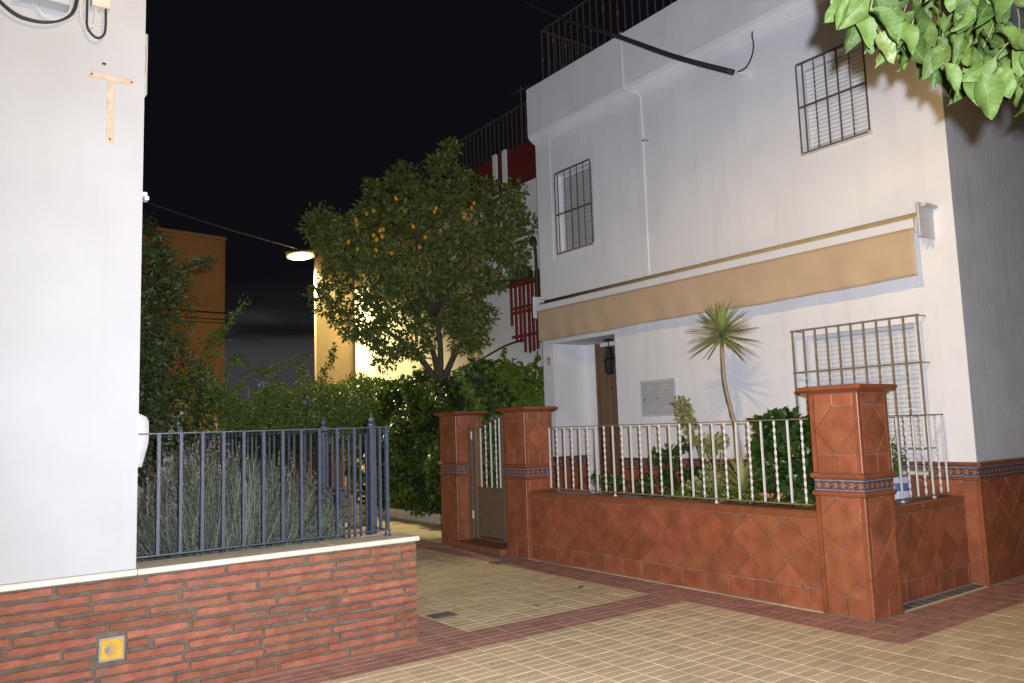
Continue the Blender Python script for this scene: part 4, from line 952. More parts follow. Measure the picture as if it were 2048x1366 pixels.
shrub('dark_shrub', 'small dark green shrub next to the variegated one', 'shrub',
      [(6.75 + random.uniform(-.12, .12), 6.15 + random.uniform(-.2, .25), random.uniform(0.65, 1.28)) for _ in range(16)], 0.10, 60, 0.07, 0.035, 'leaf_shrub', [[(6.75, 6.1, 0.5), (6.75, 6.12, 0.9), (6.76, 6.2, 1.25)]])
shrub('leafy_shrub', 'dense dark green broad-leaved shrub leaning on the tall pillar', 'shrub',
      [(6.42 + random.uniform(-.25, .25), random.uniform(4.2, 4.86), random.uniform(0.6, 1.50)) for _ in range(46)] + [(6.4, 4.12, 1.60), (6.4, 4.02, 1.50), (6.4, 4.08, 1.42), (6.35, 3.95, 1.3)], 0.14, 70, 0.095, 0.07, 'leaf_shrub',
      [[(6.4, 4.5, 0.5), (6.4, 4.45, 0.9), (6.42, 4.4, 1.3)], [(6.4, 4.4, 0.5), (6.4, 4.3, 1.0), (6.4, 4.1, 1.62)]])
shrub('low_shrub', 'low dark plant at the foot of the facade dado near the doorway', 'shrub',
      [(6.3 + random.uniform(-.2, .2), random.uniform(6.0, 7.0), random.uniform(0.58, 0.95)) for _ in range(22)], 0.10, 55, 0.06, 0.035, 'leaf_hedge', [[(6.3, 6.5, 0.5), (6.3, 6.52, 0.7), (6.3, 6.6, 0.9)]])
shrub('ground_cover', 'low yellow-green trailing plant along the inner edge of the yard wall', 'plant',
      [(6.05 + random.uniform(-.06, .12), random.uniform(3.95, 5.9), random.uniform(0.62, 0.84)) for _ in range(26)], 0.08, 60, 0.045, 0.024, 'leaf_bright', [[(6.1, 5.0, 0.5), (6.1, 5.05, 0.65), (6.1, 5.1, 0.8)]])
bp_ = thing('flower_pot', 'blue and white pot with a small green plant inside the side railing', 'flower pot', (7.1, 3.92, 0.1))
B().lathe([(0.10, 0), (0.15, 0.62), (0.165, 0.64), (0.165, 0.86), (0.14, 0.86)], (7.1, 3.95, 0.10), 16).done('body', 'pot_white', bp_, True)
B().lathe([(0.168, 0.74), (0.172, 0.76), (0.172, 0.79), (0.168, 0.81)], (7.1, 3.95, 0.10), 16).done('blue_band', 'pot_blue', bp_, True)
shrub('potted_plant', 'small green plant growing in the blue and white pot', 'plant', [(7.1 + random.uniform(-.08, .08), 3.95 + random.uniform(-.08, .08), random.uniform(1.0, 1.25)) for _ in range(8)], 0.08, 45, 0.06, 0.02, 'leaf_bright', [[(7.1, 3.95, 0.95), (7.1, 3.95, 1.05), (7.1, 3.96, 1.2)]])

# ================================================================== LAVENDER BEHIND THE FENCE
lv = thing('lavender_bush', 'big grey-green lavender bush behind the blue-grey fence', 'bush', (1.85, 6.1, 0.5))
n = 3600; cx = RNG.uniform(1.10, 2.62, n); cy = RNG.uniform(5.62, 6.75, n)
top = 1.08 + 0.32 * np.exp(-((cx - 1.80) / 0.42) ** 2) + 0.06 * np.sin(cx * 9) + 0.05 * np.sin(cx * 23 + cy * 5) - 0.15 * (cx > 2.45)
P0 = np.stack([1.85 + (cx - 1.85) * 0.55 + RNG.normal(0, .06, n), 6.15 + (cy - 6.15) * 0.6, np.full(n, 0.5)], 1)
hgt = RNG.uniform(0.35, 1.0, n) ** 0.6; P1 = np.stack([cx, cy, 0.5 + (top - 0.5) * hgt], 1) + RNG.normal(0, 0.055, (n, 3))
mid = (P0 + P1) / 2 + np.stack([(cx - 1.85) * 0.15 + RNG.normal(0, .09, n), (cy - 6.15) * 0.15 + RNG.normal(0, .09, n), RNG.uniform(-.05, .16, n)], 1)
V = []; wv = np.stack([np.cos(RNG.uniform(0, 6.28, n)), np.sin(RNG.uniform(0, 6.28, n)), np.zeros(n)], 1)
for t, w_ in ((0.0, 0.003), (0.5, 0.0026), (0.8, 0.002), (1.0, 0.0012)):
    q = (1 - t) ** 2 * P0 + 2 * t * (1 - t) * mid + t * t * P1; V += [q - wv * w_, q + wv * w_]
V = np.stack(V, 1).reshape(-1, 3); k = (np.arange(n) * 8)[:, None]
F = np.concatenate([k + np.array([a, a + 1, a + 3, a + 2]) for a in (0, 2, 4)], 0)
o = put('stem', meshdata('stems', V, F.tolist(), 'leaf_lavender'), lv); o.name = 'stems'; o['kind'] = 'stuff'
LP = []; LD = []
for t in np.linspace(0.45, 0.98, 9):
    q = (1 - t) ** 2 * P0 + 2 * t * (1 - t) * mid + t * t * P1; LP.append(q); LD.append((P1 - mid) / np.linalg.norm(P1 - mid, axis=1)[:, None] + 0.65 * RNG.normal(size=(n, 3)))
LP = np.concatenate(LP); LD = np.concatenate(LD)
leafcloud('foliage', LP, LD, rdir(len(LP)), RNG.uniform(0.025, 0.05, len(LP)), 0.0048, 'leaf_lavender', lv)
sp_ = RNG.choice(n, 190, replace=False); sp_ = sp_[(hgt[sp_] > 0.8)]
Q = []; QD = []
for i in sp_:
    d = (P1[i] - mid[i]); d /= np.linalg.norm(d); d = d * 0.5 + np.array([0, 0, 0.6]); ln_ = random.uniform(0.05, 0.14)
    for s_ in np.linspace(0, 1, 16): Q.append(P1[i] + d * (ln_ * s_ + 0.03)); QD.append(d + 0.7 * RNG.normal(size=3))
leafcloud('flower_spikes', np.array(Q), np.array(QD), rdir(len(Q)), 0.016, 0.009, 'lavender_spike', lv)

# ================================================================== NEIGHBOUR BUILDINGS
NX = 8.4
nh = thing('neighbour_house', 'white and cream house with dark red parapet behind the lemon tree', 'house', (NX, 13.5, 0))
B().box(NX, 14, 9.60, 17.9, 0, 5.80).done('wall', 'cream_wall', nh)
B().box(NX - 0.004, NX + 0.3, 9.60, 12.35, 2.4, 5.802).done('white_render', 'house_wall', nh)
B().box(NX - 0.03, NX + 0.25, 9.60, 17.9, 5.803, 6.52).done('parapet', 'red_paint', nh)
for yy in (11.45, 11.75, 12.75, 12.95, 14.4): B().box(NX - 0.06, NX - 0.031, yy - 0.06, yy + 0.06, 5.85, 6.55).done('parapet_post', 'house_wall', nh)
nr = thing('roof_railing', 'dark iron roof railing above the dark red parapet', 'railing', (NX, 13, 6.5))
pm = bar_mesh('bar', 0.78, 0.016, 'dark_iron')
for k in range(50): put('bar', pm, nr, (NX + 0.1, 9.7 + k * 0.14, 6.52))
B().box(NX + 0.085, NX + 0.115, 9.65, 16.7, 7.29, 7.31).done('top_rail', 'dark_iron', nr)
an = thing('tv_antenna', 'thin television aerial on a mast above the red parapet', 'antenna', (NX + 0.5, 11.6, 6.5))
B().tube([(NX + 0.5, 11.6, 5.8), (NX + 0.5, 11.6, 7.95)], 0.018, 6).done('mast', 'dark_iron', an)
B().tube([(NX + 0.3, 11.15, 7.72), (NX + 0.65, 11.95, 7.98)], 0.006, 6).done('boom', 'dark_iron', an)
for k in range(5): q = Vector((NX + 0.33 + 0.075 * k, 11.22 + 0.17 * k, 7.745 + 0.055 * k)); B().tube([q - Vector((0.10, -0.05, 0.05)), q + Vector((0.10, -0.05, 0.05))], 0.005, 5).done('element', 'dark_iron', an)
tn = thing('tan_building', 'plain tan building standing beyond the lit cream wall', 'building', (8, 20, 0))
B().box(7.445, 12, 18.0, 18.12, 0, 6.6).done('wall', 'tan_wall', tn)
ob = thing('orange_building', 'plain orange rendered building beyond the flowering shrubs', 'building', (6, 26, 0))
q = B(); a0, a1 = Vector((4.6, 24.6, 0)), Vector((7.37, 25.0, 0)); h = 7.62
q.add([(a0.x, a0.y, 0), (a1.x, a1.y, 0), (a1.x, 33, 0), (a0.x, 33, 0), (a0.x, a0.y, h), (a1.x, a1.y, h), (a1.x, 33, h), (a0.x, 33, h)], [(0, 1, 5, 4), (1, 2, 6, 5), (2, 3, 7, 6), (3, 0, 4, 7), (4, 5, 6, 7)]).done('wall', 'orange_wall', ob)
B().add([(a0.x - .03, a0.y - .04, h), (a1.x + .03, a1.y - .04, h), (a1.x + .03, 33, h), (a0.x - .03, 33, h), (a0.x - .03, a0.y - .04, h + .1), (a1.x + .03, a1.y - .04, h + .1), (a1.x + .03, 33, h + .1), (a0.x - .03, 33, h + .1)], [(0, 1, 5, 4), (1, 2, 6, 5), (2, 3, 7, 6), (3, 0, 4, 7), (4, 5, 6, 7)]).done('coping', 'orange_wall', ob)
for i, (z, r) in enumerate(((5.27, 0.028), (5.07, 0.018), (4.96, 0.015))):
    cable([(3.5, 23.5, z + 0.12), (5.6, 24.2, z - 0.02), (7.45, 24.6, z + 0.0)], r, 'cable_black', ('uppermost', 'middle', 'lowest')[i] + ' of three dark cables strung before the orange building', 'cable')
cable([(3.2, 16.0, 6.0), (4.8, 16.2, 5.72), (7.0, 17.85, 5.85)], 0.012, 'cable_black', 'thin wire running through the air to the lit street lamp')
gw = thing('garden_wall', 'white wall at the back of the garden behind the shrubs', 'wall', (1.8, 10.6, 0))
B().box(1.05, 2.62, 10.6, 10.8, 0, 1.85).done('wall', 'white_wall', gw)

# street lamp over the lane (lit)
sl = thing('street_lamp', 'lit flat street lamp on an arm from the tan building', 'street lamp', (7.44, 18.0, 5.4))
LPOS = Vector((7.02, 17.90, 5.72))
B().tube(catmull([(7.46, 18.2, 5.75), (7.35, 18.1, 5.86), (7.2, 18.0, 5.88), (7.06, 17.92, 5.80)], 5), 0.028, 8).done('arm', 'dark_iron', sl, True)
hd = B().box(-0.34, 0.34, -0.18, 0.18, 0.0, 0.075, 0.02); ln2 = B().lathe([(0.20, -0.012), (0.24, -0.030)], (0, 0, 0), 20); ln2.v = [(x * 1.12, y_ * 0.62, z) for x, y_, z in ln2.v]; ln3 = B().lathe([(0.255, -0.001), (0.285, -0.016)], (0, 0, 0), 20); ln3.v = [(x * 1.12, y_ * 0.62, z) for x, y_, z in ln3.v]
ang = math.atan2(1.58, 1.02) + math.pi
for nm, b, m in (('head', hd, 'dark_iron'), ('lens', ln2, 'lamp_glow'), ('lens_rim', ln3, 'lamp_rim')):
    put(nm, meshdata(nm, b.v, b.f, m), sl, LPOS, (math.radians(-20), math.radians(-4), math.radians(-30)))
l2 = bpy.data.lights.new('lane_lamp_light', 'SPOT'); l2.energy = LANE_W; l2.color = (1.0, 0.84, 0.46); l2.spot_size = math.radians(142); l2.spot_blend = 0.4; l2.shadow_soft_size = 0.12
lo2 = bpy.data.objects.new('lamp_light', l2); C.objects.link(lo2); lo2.parent = sl; lo2.location = LPOS - sl.location + Vector((-0.03, 0.078, -0.16))

# street lamp above the pavement on its pole behind the photographer (lit, casts the hard warm shadows)
nl = thing('street_lamp', 'warm street lamp on a curved arm from a pole on the pavement', 'street lamp', (-0.9, 0.6, 0))
NPOS = Vector((1.3, 1.9, 4.9))
B().tube(catmull([(-0.9, 0.6, 0), (-0.9, 0.6, 3.0), (-0.88, 0.61, 4.6), (-0.5, 0.8, 5.15), (0.4, 1.4, 5.20), (1.3, 1.9, 5.05)], 6), [0.06 - 0.001 * i for i in range(31)], 10).done('pole', 'dark_iron', nl, True)
hb = B().lathe([(0.31, -0.012), (0.312, 0.03), (0.26, 0.09), (0.06, 0.13), (0.05, 0.16)], NPOS, 24); hb.f = [q for q in hb.f if len(q) != 24]
hb.done('head', 'dark_iron', nl, True)
B().lathe([(0.02, 0.065), (0.03, 0.08), (0.02, 0.11)], NPOS, 12).done('bulb', 'near_lamp_glow', nl, True)
ll = bpy.data.lights.new('street_lamp_light', 'SPOT'); ll.energy = 520; ll.color = (1.0, 0.64, 0.22); ll.spot_size = math.radians(94); ll.spot_blend = 1.0; ll.shadow_soft_size = 0.045
lo = bpy.data.objects.new('lamp_light', ll); C.objects.link(lo); lo.parent = nl; lo.location = NPOS - nl.location + Vector((0, 0, -0.003))
lo.rotation_euler = Vector((6.3, 0.9, -2.2)).to_track_quat('-Z', 'Y').to_euler()
lp = bpy.data.lights.new('street_lamp_spill', 'POINT'); lp.energy = 235; lp.color = ll.color; lp.shadow_soft_size = 0.045
lq = bpy.data.objects.new('lamp_light', lp); C.objects.link(lq); lq.parent = nl; lq.location = lo.location

# red trellis with cacti
tr = thing('red_trellis', 'dark red wooden slat trellis on the white wall beside the lemon tree', 'trellis', (NX - 0.1, 10.8, 2.8))
sl_ = [(11.32, 4.10, 3.30), (11.19, 4.12, 3.02), (11.06, 4.16, 2.98), (10.95, 4.17, 2.80), (10.82, 4.16, 2.78), (10.71, 4.18, 2.80), (10.60, 4.16, 2.82), (10.50, 4.18, 3.25), (10.40, 4.2, 3.2)]
for yy, z1, z0 in sl_: B().box(NX - 0.10, NX - 0.075, yy - 0.032, yy + 0.032, z0, z1, 0.003).done('slat', 'red_wood', tr)
for z in (3.10, 3.52, 3.60, 4.02): B().box(NX - 0.074, NX - 0.045, 10.36, 11.36, z - 0.025, z + 0.025, 0.003).done('cross_slat', 'red_wood', tr)
B().box(NX - 0.28, NX - 0.101, 10.38, 11.30, 3.96, 4.0, 0.003).done('shelf', 'red_wood', tr)
for j, (yy, zz) in enumerate(((11.05, 4.02), (10.75, 4.03))):
    c = thing('cactus_plant', ('flat round cactus pad on the trellis shelf' if j == 0 else 'larger round cactus pad beside the first on the trellis shelf'), 'cactus', (NX - 0.2, yy, zz))
    b = B(); 
    for k in range(9): pass
    b.lathe([(0.01, 0), (0.10, 0.02), (0.13, 0.10), (0.12, 0.19), (0.06, 0.26), (0.01, 0.28)], (NX - 0.19, yy, 4.0), 12).done('pad', 'leaf_dark', c, True)
    B().lathe([(0.05, -0.005), (0.07, 0.03)], (NX - 0.19, yy, 4.0), 10).done('pot', 'red_wood', c, True)
c = thing('cactus_plant', 'tall thin cactus stem rising beside the trellis', 'cactus', (NX - 0.25, 10.36, 3.2))
B().tube(catmull([(NX - 0.25, 10.36, 3.0), (NX - 0.25, 10.36, 3.6), (NX - 0.25, 10.37, 4.35), (NX - 0.25, 10.40, 4.55), (NX - 0.25, 10.46, 4.72)], 4), [0.025] * 12 + [0.05, 0.06, 0.06, 0.05, 0.015], 8).done('stem', 'leaf_dark', c, True)
gl = thing('garden_light', 'tiny glowing white garden light beside the trellis', 'lamp', (NX - 0.2, 11.13, 4.2))
B().tube([(NX - 0.2, 11.13, 4.0), (NX - 0.2, 11.13, 4.36)], 0.008, 6).done('stake', 'dark_iron', gl)
B().lathe([(0.005, 0), (0.018, 0.01), (0.018, 0.03), (0.005, 0.04)], (NX - 0.2, 11.13, 4.36), 8).done('bulb', 'small_glow', gl, True)
cable([(NX - 0.35, 13.6, 2.55), (NX - 0.3, 12.3, 2.72), (NX - 0.2, 11.4, 2.95), (NX - 0.12, 10.9, 3.02)], 0.018, 'cable_black', 'dark sagging cable along the cream wall to the trellis', 'cable')

# ================================================================== HEDGE, LEMON TREE, SHRUBS
hg = thing('ivy_hedge', 'dense dark ivy hedge on a low wall behind the gate pillars', 'hedge', (6.9, 10.5, 0))
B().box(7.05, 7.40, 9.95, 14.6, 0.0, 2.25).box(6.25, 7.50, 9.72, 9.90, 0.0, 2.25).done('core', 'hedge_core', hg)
B().box(6.80, 7.04, 11.0, 14.8, 0.0, 0.16, 0.01).done('low_wall', 'stone_cap', hg)
n1 = 8200
yy = RNG.uniform(9.75, 15.0, n1); zz = RNG.uniform(0.12, 2.42, n1); top = 2.42 + 0.10 * np.sin(yy * 3.1) + 0.07 * np.sin(yy * 7.7)
zz = np.minimum(zz, top); xx = 6.92 + 0.10 * np.sin(yy * 4.1 + zz * 2.3) + 0.09 * np.sin(zz * 5.2 - yy * 2.2) + RNG.normal(0, 0.06, n1)
P = np.stack([xx, yy, zz], 1); D = np.stack([RNG.normal(-0.55, 0.4, n1), RNG.normal(0, 0.5, n1), RNG.normal(-0.7, 0.45, n1)], 1)
P[:, 0] += -0.13 * np.sin(P[:, 1] * 2.3 + 1.3 * np.sin(P[:, 2] * 2.1)) * np.sin(P[:, 2] * 3.0 + P[:, 1])
lit_ivy = (np.sin(P[:, 1] * 5.1 + 2 * np.sin(P[:, 2] * 3.3)) * np.sin(P[:, 2] * 4.7 + P[:, 1] * 1.7) + RNG.normal(0, .25, n1)) > 0.42  # lit patches of the hedge put into the leaf colour by a wave pattern
for sel, m, nm in ((lit_ivy, 'leaf_bright', 'lit_ivy_leaves'), (~lit_ivy, 'leaf_hedge', 'ivy_leaves')):
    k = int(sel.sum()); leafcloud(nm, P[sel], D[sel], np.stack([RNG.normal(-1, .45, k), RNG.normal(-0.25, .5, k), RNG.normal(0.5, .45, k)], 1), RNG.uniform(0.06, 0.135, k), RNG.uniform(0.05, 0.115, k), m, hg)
n2 = 2600
xx = RNG.uniform(7.0, 7.5, n2); yy = RNG.uniform(9.8, 15, n2); P = np.stack([xx, yy, 2.36 + 0.10 * np.sin(yy * 3.1) + 0.07 * np.sin(yy * 7.7) + RNG.normal(0, 0.07, n2)], 1)
leafcloud('ivy_crest', P, rdir(n2, 0.2), rdir(n2, 0.8), RNG.uniform(0.06, 0.11, n2), RNG.uniform(0.05, 0.09, n2), 'leaf_hedge', hg)
n3 = 3300
xx = RNG.uniform(6.15, 7.72, n3); zz = RNG.uniform(0.3, 2.46, n3); bulge = 0.09 * np.sin(xx * 6 + zz * 3) + 0.07 * np.sin(zz * 6)
P = np.stack([xx, 9.66 + bulge + RNG.normal(0, 0.05, n3), np.minimum(zz, 2.40 + 0.1 * np.sin(xx * 5) + 0.12 * (xx > 6.9))], 1); D = np.stack([RNG.normal(-0.1, 0.5, n3), RNG.normal(-0.5, 0.4, n3), RNG.normal(-0.7, 0.45, n3)], 1)
bright = (P[:, 0] > 6.75 + 0.15 * np.sin(P[:, 2] * 7)) | (np.sin(P[:, 0] * 9 + P[:, 2] * 4) > 0.75)  # leaves towards the facade take a brighter colour in place of lamp light
for sel, m, nm in ((bright, 'leaf_bright', 'lit_ivy_leaves'), (~bright, 'leaf_hedge', 'ivy_leaves')):
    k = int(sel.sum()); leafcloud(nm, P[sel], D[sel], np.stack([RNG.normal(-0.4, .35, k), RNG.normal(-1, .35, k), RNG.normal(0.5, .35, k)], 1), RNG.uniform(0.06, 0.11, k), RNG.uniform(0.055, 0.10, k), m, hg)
for P0_, d in (((7.62, 9.6, 2.36), (0.42, -0.12, 0.10)), ((7.66, 9.6, 2.1), (0.2, -0.1, 0.02)), ((6.9, 9.6, 2.42), (-0.1, -0.1, 0.25)), ((7.4, 9.62, 2.42), (0.12, -0.05, 0.2))):
    P0_ = Vector(P0_); d = Vector(d); B().tube([P0_, P0_ + d * .5 + Vector((0, 0, .02)), P0_ + d], 0.005, 5).done('shoot', 'twig', hg)
    q = np.array([P0_ + d * t for t in np.linspace(0.05, 1, 16)]) ; leafcloud('shoot_leaves', q, rdir(16, -0.3), rdir(16, 0.6), 0.085, 0.06, 'leaf_bright', hg)
# posts at the far end of the hedge
for j, (x, yy, hgt_) in enumerate(((6.75, 15.4, 1.9), (6.95, 15.1, 2.05))):
    o = B().box(x - 0.045, x + 0.045, yy - 0.045, yy + 0.045, 0, hgt_, 0.006).done('wooden_post', 'yucca_bark'); tag(o, ('weathered post at the end of the ivy hedge' if j else 'second weathered post further along the lane past the hedge'), 'post')

SC = 13.2 / 1605.82
def frame_pt(a, b, d): return CAM + CF * d + CR * (a * d / 1605.82) + CU * (b * d / 1605.82)
lt = thing('lemon_tree', 'lemon tree with dark leaves and yellow fruit rising behind the ivy hedge', 'tree', (7.0, 11.6, 0))
out_px = [(640, 410), (665, 425), (700, 430), (735, 375), (770, 362), (800, 345), (850, 340), (868, 292), (885, 283), (910, 300), (915, 340), (985, 335), (1030, 370), (1055, 410), (1065, 470), (1040, 530), (1000, 590), (950, 600), (985, 645), (940, 700), (900, 690), (870, 705), (820, 705), (780, 725), (740, 690), (700, 680), (680, 640), (612, 612), (640, 560), (650, 500), (622, 480)]
outl = [((x - 1024) * SC, (683 - y_) * SC) for x, y_ in out_px]
ctr = (-170 * SC, 165 * SC)
cen = []
for x, z in spread(outl, 165, 0.15):
    rr_ = math.hypot(x - ctr[0], z - ctr[1]) / 1.9; dep = 13.2 + random.uniform(-1, 1) * 1.35 * math.sqrt(max(0.05, 1 - min(1, rr_) ** 2))
    cen.append(tuple(CAM + CF * dep + CR * x * dep / 13.2 + CU * z * dep / 13.2))
P, D = clumps(cen, 0.205, 120); n = len(P)
leafcloud('crown', P, D, rdir(n, 0.7), RNG.uniform(0.075, 0.13, n), RNG.uniform(0.034, 0.056, n), 'leaf_lemon', lt)
fork = Vector((6.97, 11.58, 2.35))
B().tube(catmull([(7.0, 11.6, 0.0), (7.02, 11.6, 1.2), fork], 5), [0.10 - 0.002 * i for i in range(11)], 9).done('trunk', 'bark', lt, True)
tips = sorted(cen, key=lambda c: random.random())[:16]
mids = [Vector((6.2, 12.0, 3.2)), Vector((6.75, 11.3, 3.4)), Vector((7.3, 11.1, 3.3)), Vector((6.9, 12.1, 3.4))]
for mm in mids: B().tube(catmull([fork - Vector((0, 0, .1)), fork.lerp(mm, .5) + Vector((0.04, 0, 0.05)), mm], 4), [0.06 - 0.003 * i for i in range(9)], 7).done('branch', 'bark', lt, True)
for tpt in tips:
    mm = min(mids, key=lambda q: (q - Vector(tpt)).length); B().tube(catmull([mm, mm.lerp(Vector(tpt), .5) + Vector((0, 0, .08)), tpt], 3), [0.03 - 0.0035 * i for i in range(7)], 6).done('branch', 'bark', lt, True)
lm = B().lathe([(0.006, -0.05), (0.018, -0.042), (0.034, -0.018), (0.036, 0.004), (0.028, 0.028), (0.012, 0.042), (0.004, 0.05)], (0, 0, 0), 10); lme = meshdata('lemon', [(a_ * .85, b_ * .85, c_ * .85) for a_, b_, c_ in lm.v], lm.f, 'lemon', True)
fr_ = [(747, 421), (733, 427), (712, 440), (714, 449), (872, 416), (869, 423), (826, 453), (948, 406), (943, 416), (928, 434), (839, 494), (850, 474), (760, 461), (747, 470), (764, 473), (753, 479), (752, 500), (783, 506), (701, 560), (715, 498), (697, 483), (766, 459), (718, 567), (792, 397)]
for x, y_ in fr_:
    ds = [((Vector(c) - CAM).dot(CF)) for c in cen if abs((Vector(c) - CAM).dot(CR) / (Vector(c) - CAM).dot(CF) * 1605.82 - (x - 1024)) < 45 and abs((Vector(c) - CAM).dot(CU) / (Vector(c) - CAM).dot(CF) * 1605.82 - (683 - y_)) < 45]
    d = (min(ds) if ds else 12.8) - 0.16; q = frame_pt(x - 1024, 683 - y_, d)
    put('lemon', lme, lt, q, (random.uniform(-.5, .5), random.uniform(-.5, .5), 0))
def bush(name, lab, blobs, dens, L, W, m, flowers=0, arch=(), core=True, group=None):
    c0 = blobs[0]; t = thing(name, lab, 'shrub', (c0[0], c0[1], 0), group); PP = []; DD = []
    for (x, y_, z, rx, ry, rz) in blobs:
        k = int(dens * (rx * ry + rx * rz + ry * rz) * 4); p, d = blob(k, (x, y_, z), (rx, ry, rz), 0.72)
        p += 0.10 * np.sin(p[:, [1, 2, 0]] * 6.5) + RNG.normal(0, 0.05, p.shape); PP.append(p); DD.append(d + 0.9 * RNG.normal(size=(k, 3)))
    P = np.concatenate(PP); D = np.concatenate(DD); ok = P[:, 2] > 0.05; P, D = P[ok], D[ok]; n = len(P)
    leafcloud('foliage', P, D, rdir(n, 0.7), L * RNG.uniform(0.7, 1.3, n), W * RNG.uniform(0.7, 1.3, n), m, t)
    for pts in arch:
        q = catmull(pts, 7); B().tube(q, [0.010 - 0.007 * i / len(q) for i in range(len(q))], 5).done('branch', 'twig', t, True)
        qq = np.repeat(np.array([tuple(a) for a in q[2:]]), 9, 0); qq = qq + RNG.normal(0, 0.03, qq.shape); k = len(qq)
        leafcloud('branch_leaves', qq, rdir(k, 0.25), rdir(k, 0.7), L * RNG.uniform(0.8, 1.4, k), W * RNG.uniform(0.8, 1.2, k), m, t)
    if flowers:
        idx = RNG.choice(n, flowers, replace=False); FL = []
        for i in idx:
            fc = P[i] + np.array([-0.12, -0.16, 0.03]); k = 14; FL.append(fc + RNG.normal(0, 0.035, (k, 3)))
    if flowers: q = np.concatenate(FL); k = len(q); leafcloud('blossoms', q, rdir(k, 0.4), rdir(k), 0.034, 0.032, 'petal', t)
    for k in range(4): B().tube([(c0[0] + 0.1 * k - .15, c0[1], 0.0), (c0[0] + 0.25 * k - .4, c0[1] + .05, c0[2])], 0.02, 6).done('stem', 'bark', t)
    return t
bush('plumbago_shrub', 'wide flowering shrub with lilac blooms spilling over the lane', [(3.4, 11.2, 1.35, .95, .6, .75), (4.35, 11.6, 1.70, .8, .6, .50), (5.15, 12.2, 1.72, .75, .6, .58), (5.75, 12.6, 2.05, .55, .5, .38), (2.95, 11.4, 1.75, .75, .5, .65)], 950, 0.068, 0.031, 'leaf_plumbago', 34,
     ([(3.2, 11.0, 1.9), (3.35, 11.0, 2.5), (3.42, 10.9, 2.55), (3.9, 10.9, 2.30)], [(2.9, 10.7, 1.9), (3.05, 10.9, 2.5), (3.25, 11.0, 2.95), (3.52, 11.0, 3.38)], [(2.8, 10.7, 2.0), (2.95, 10.9, 2.55), (3.1, 11.0, 2.85), (3.25, 11, 2.95)],
      [(3.3, 11.1, 1.9), (3.6, 11.1, 2.35), (4.0, 11.1, 2.45), (4.4, 11.0, 2.65)], [(5.0, 12.0, 1.9), (5.05, 12.0, 2.4), (5.2, 12.0, 2.65), (5.25, 12.0, 2.9)], [(4.9, 12, 1.9), (4.7, 12, 2.4), (4.75, 12, 2.55)]))
bush('climbing_shrub', 'tall dark green climber against the side of the white house', [(1.55, 8.6, 2.0, .45, .6, 1.0), (1.75, 9.0, 2.9, .42, .6, .75), (2.0, 9.2, 1.9, .4, .5, .7)], 560, 0.075, 0.030, 'leaf_dark', 0,
     ([(1.8, 9, 3.0), (2.0, 9.0, 3.2), (2.3, 9, 3.35), (2.5, 9, 3.45)], [(1.8, 9, 2.9), (2.05, 9.0, 3.0), (2.2, 9, 3.1)]))
bush('dark_tree_top', 'dark tree crown rising behind the climbing shrub', [(2.6, 13.5, 4.4, .45, .5, .8), (2.7, 13.5, 3.6, .5, .5, .8)], 400, 0.08, 0.035, 'leaf_dark')
# planter and steps at the end of the lane
tp = thing('terracotta_planter', 'long terracotta coloured planter wall beyond the garden gate', 'planter', (5.3, 13.4, 0))
B().box(4.75, 5.98, 13.3, 13.75, 0.0, 1.16, 0.02).done('body', 'pot_clay', tp)
B().box(4.72, 6.01, 13.27, 13.78, 1.161, 1.20, 0.008).done('rim', 'pot_clay', tp)
ts = thing('lane_steps', 'short flight of pale steps in front of the terracotta planter', 'steps', (5.5, 12.8, 0))
for k in range(4): B().box(5.05, 5.95, 12.35 + 0.23 * k, 12.58 + 0.23 * k if k < 3 else 13.26, 0, 0.15 * (k + 1), 0.008).done('step', 'paver_cream', ts)

# ================================================================== BRANCH OVER THE PAVEMENT
ft = thing('street_tree', 'broad-leaved tree with large green leaves overhanging the pavement', 'tree', (4.6, 0.3, 0))
B().tube(catmull([(4.6, 0.3, 0), (4.62, 0.3, 1.2), (4.55, 0.35, 2.4), (4.3, 0.5, 3.2)], 5), [0.11 - 0.003 * i for i in range(16)], 10).done('trunk', 'bark', ft, True)
B().tube(catmull([(4.5, 0.38, 2.6), (3.8, 0.65, 2.98), (3.1, 0.95, 3.02), (2.6, 1.22, 2.90), (2.38, 1.36, 2.82)], 6), [0.045 - 0.0016 * i for i in range(25)], 8).done('branch', 'bark', ft, True)
def big_leaf(L, W, curl, roll, holes, m, seed):
    random.seed(seed); nx, ny = 10, 6; v = []; f = []
    for i in range(nx + 1):
        t = i / nx; ww = W * 0.5 * (math.sin(math.pi * t ** 0.72)) ** 0.75 * (1 if t < 0.97 else 0.3)
        for j in range(ny + 1):
            s = 2 * j / ny - 1; a = s * roll
            x = L * t; y_ = ww * (math.sin(a) / roll if roll > 0.05 else s); z = -curl * L * t * t + ww * abs(s) ** 1.5 * 0.28 * (1 if roll < 0.9 else 2.2) + 0.004 * math.sin(t * 17 + s * 3) * (1 - abs(s) * .3) + 0.006 * math.sin(t * 9 + seed) * s
            v.append((x, y_, z))
    for i in range(nx):
        for j in range(ny):
            f.append((i * (ny + 1) + j, (i + 1) * (ny + 1) + j, (i + 1) * (ny + 1) + j + 1, i * (ny + 1) + j + 1))
    return meshdata('leaf', v, f, m, True)
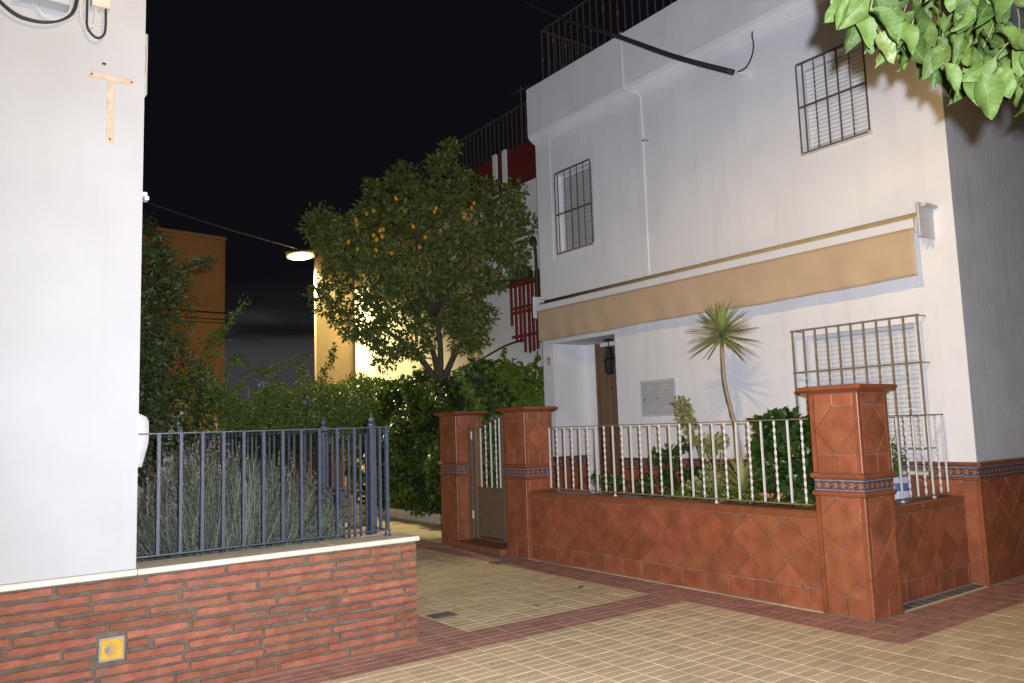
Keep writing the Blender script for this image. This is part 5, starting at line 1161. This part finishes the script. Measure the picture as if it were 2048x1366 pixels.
kinds = [big_leaf(0.105, 0.066, .18, .7, 0, 'leaf_fore', 1), big_leaf(0.12, 0.075, .30, .9, 1, 'leaf_fore', 2), big_leaf(0.095, 0.055, .45, 1.1, 0, 'leaf_fore', 3), big_leaf(0.125, 0.07, .08, .5, 1, 'leaf_fore', 4), big_leaf(0.10, 0.05, .5, 1.4, 0, 'leaf_fore', 5), big_leaf(0.095, 0.055, .25, .8, 0, 'leaf_fore_yellow', 6)]
random.seed(21)
low = [(1660, -40), (1690, 60), (1705, 95), (1740, 70), (1770, 120), (1800, 130), (1850, 130), (1890, 200), (1925, 160), (1960, 215), (1985, 160), (2010, 190), (2060, 215), (2140, 200)]
def lowy(x):
    for (a, b_), (c_, d_) in zip(low, low[1:]):
        if a <= x <= c_: return b_ + (d_ - b_) * (x - a) / (c_ - a)
    return 150
tw = 0
for k in range(340):
    x = random.uniform(1660, 2330); d = random.uniform(2.25, 3.1); lim = lowy(min(x, 2139)) - 38
    y_ = lim - abs(random.gauss(0, 1)) * 85 if k < 210 else random.uniform(-420, lim)
    P_ = frame_pt(x - 1024, 683 - y_, d)
    me = kinds[random.choice((0, 0, 1, 1, 2, 3, 3, 4, 5 if x < 1800 else 0))]
    # hanging leaves: direction mostly down, faces turned at random towards the street
    dirv = Vector((random.gauss(0, .45), random.gauss(0, .45), -1 + random.gauss(0, .35))).normalized()
    nrm = (-CF + Vector((random.gauss(0, .5), random.gauss(0, .5), random.gauss(0.35, .4)))).normalized()
    s_ = nrm.cross(dirv).normalized(); nrm = dirv.cross(s_)
    o = put('leaf', me, ft, P_); o.rotation_euler = Matrix((dirv, s_, nrm)).transposed().to_euler(); sc_ = random.uniform(0.75, 1.25); o.scale = (sc_,) * 3
    if k % 5 == 0:
        up_ = P_ + Vector((random.uniform(0.0, .12), random.uniform(-.06, .04), random.uniform(.08, .2)))
        B().tube([P_, P_.lerp(up_, .5) + Vector((0.01, 0, 0.015)), up_], 0.0022, 5).done('twig', 'twig', ft)
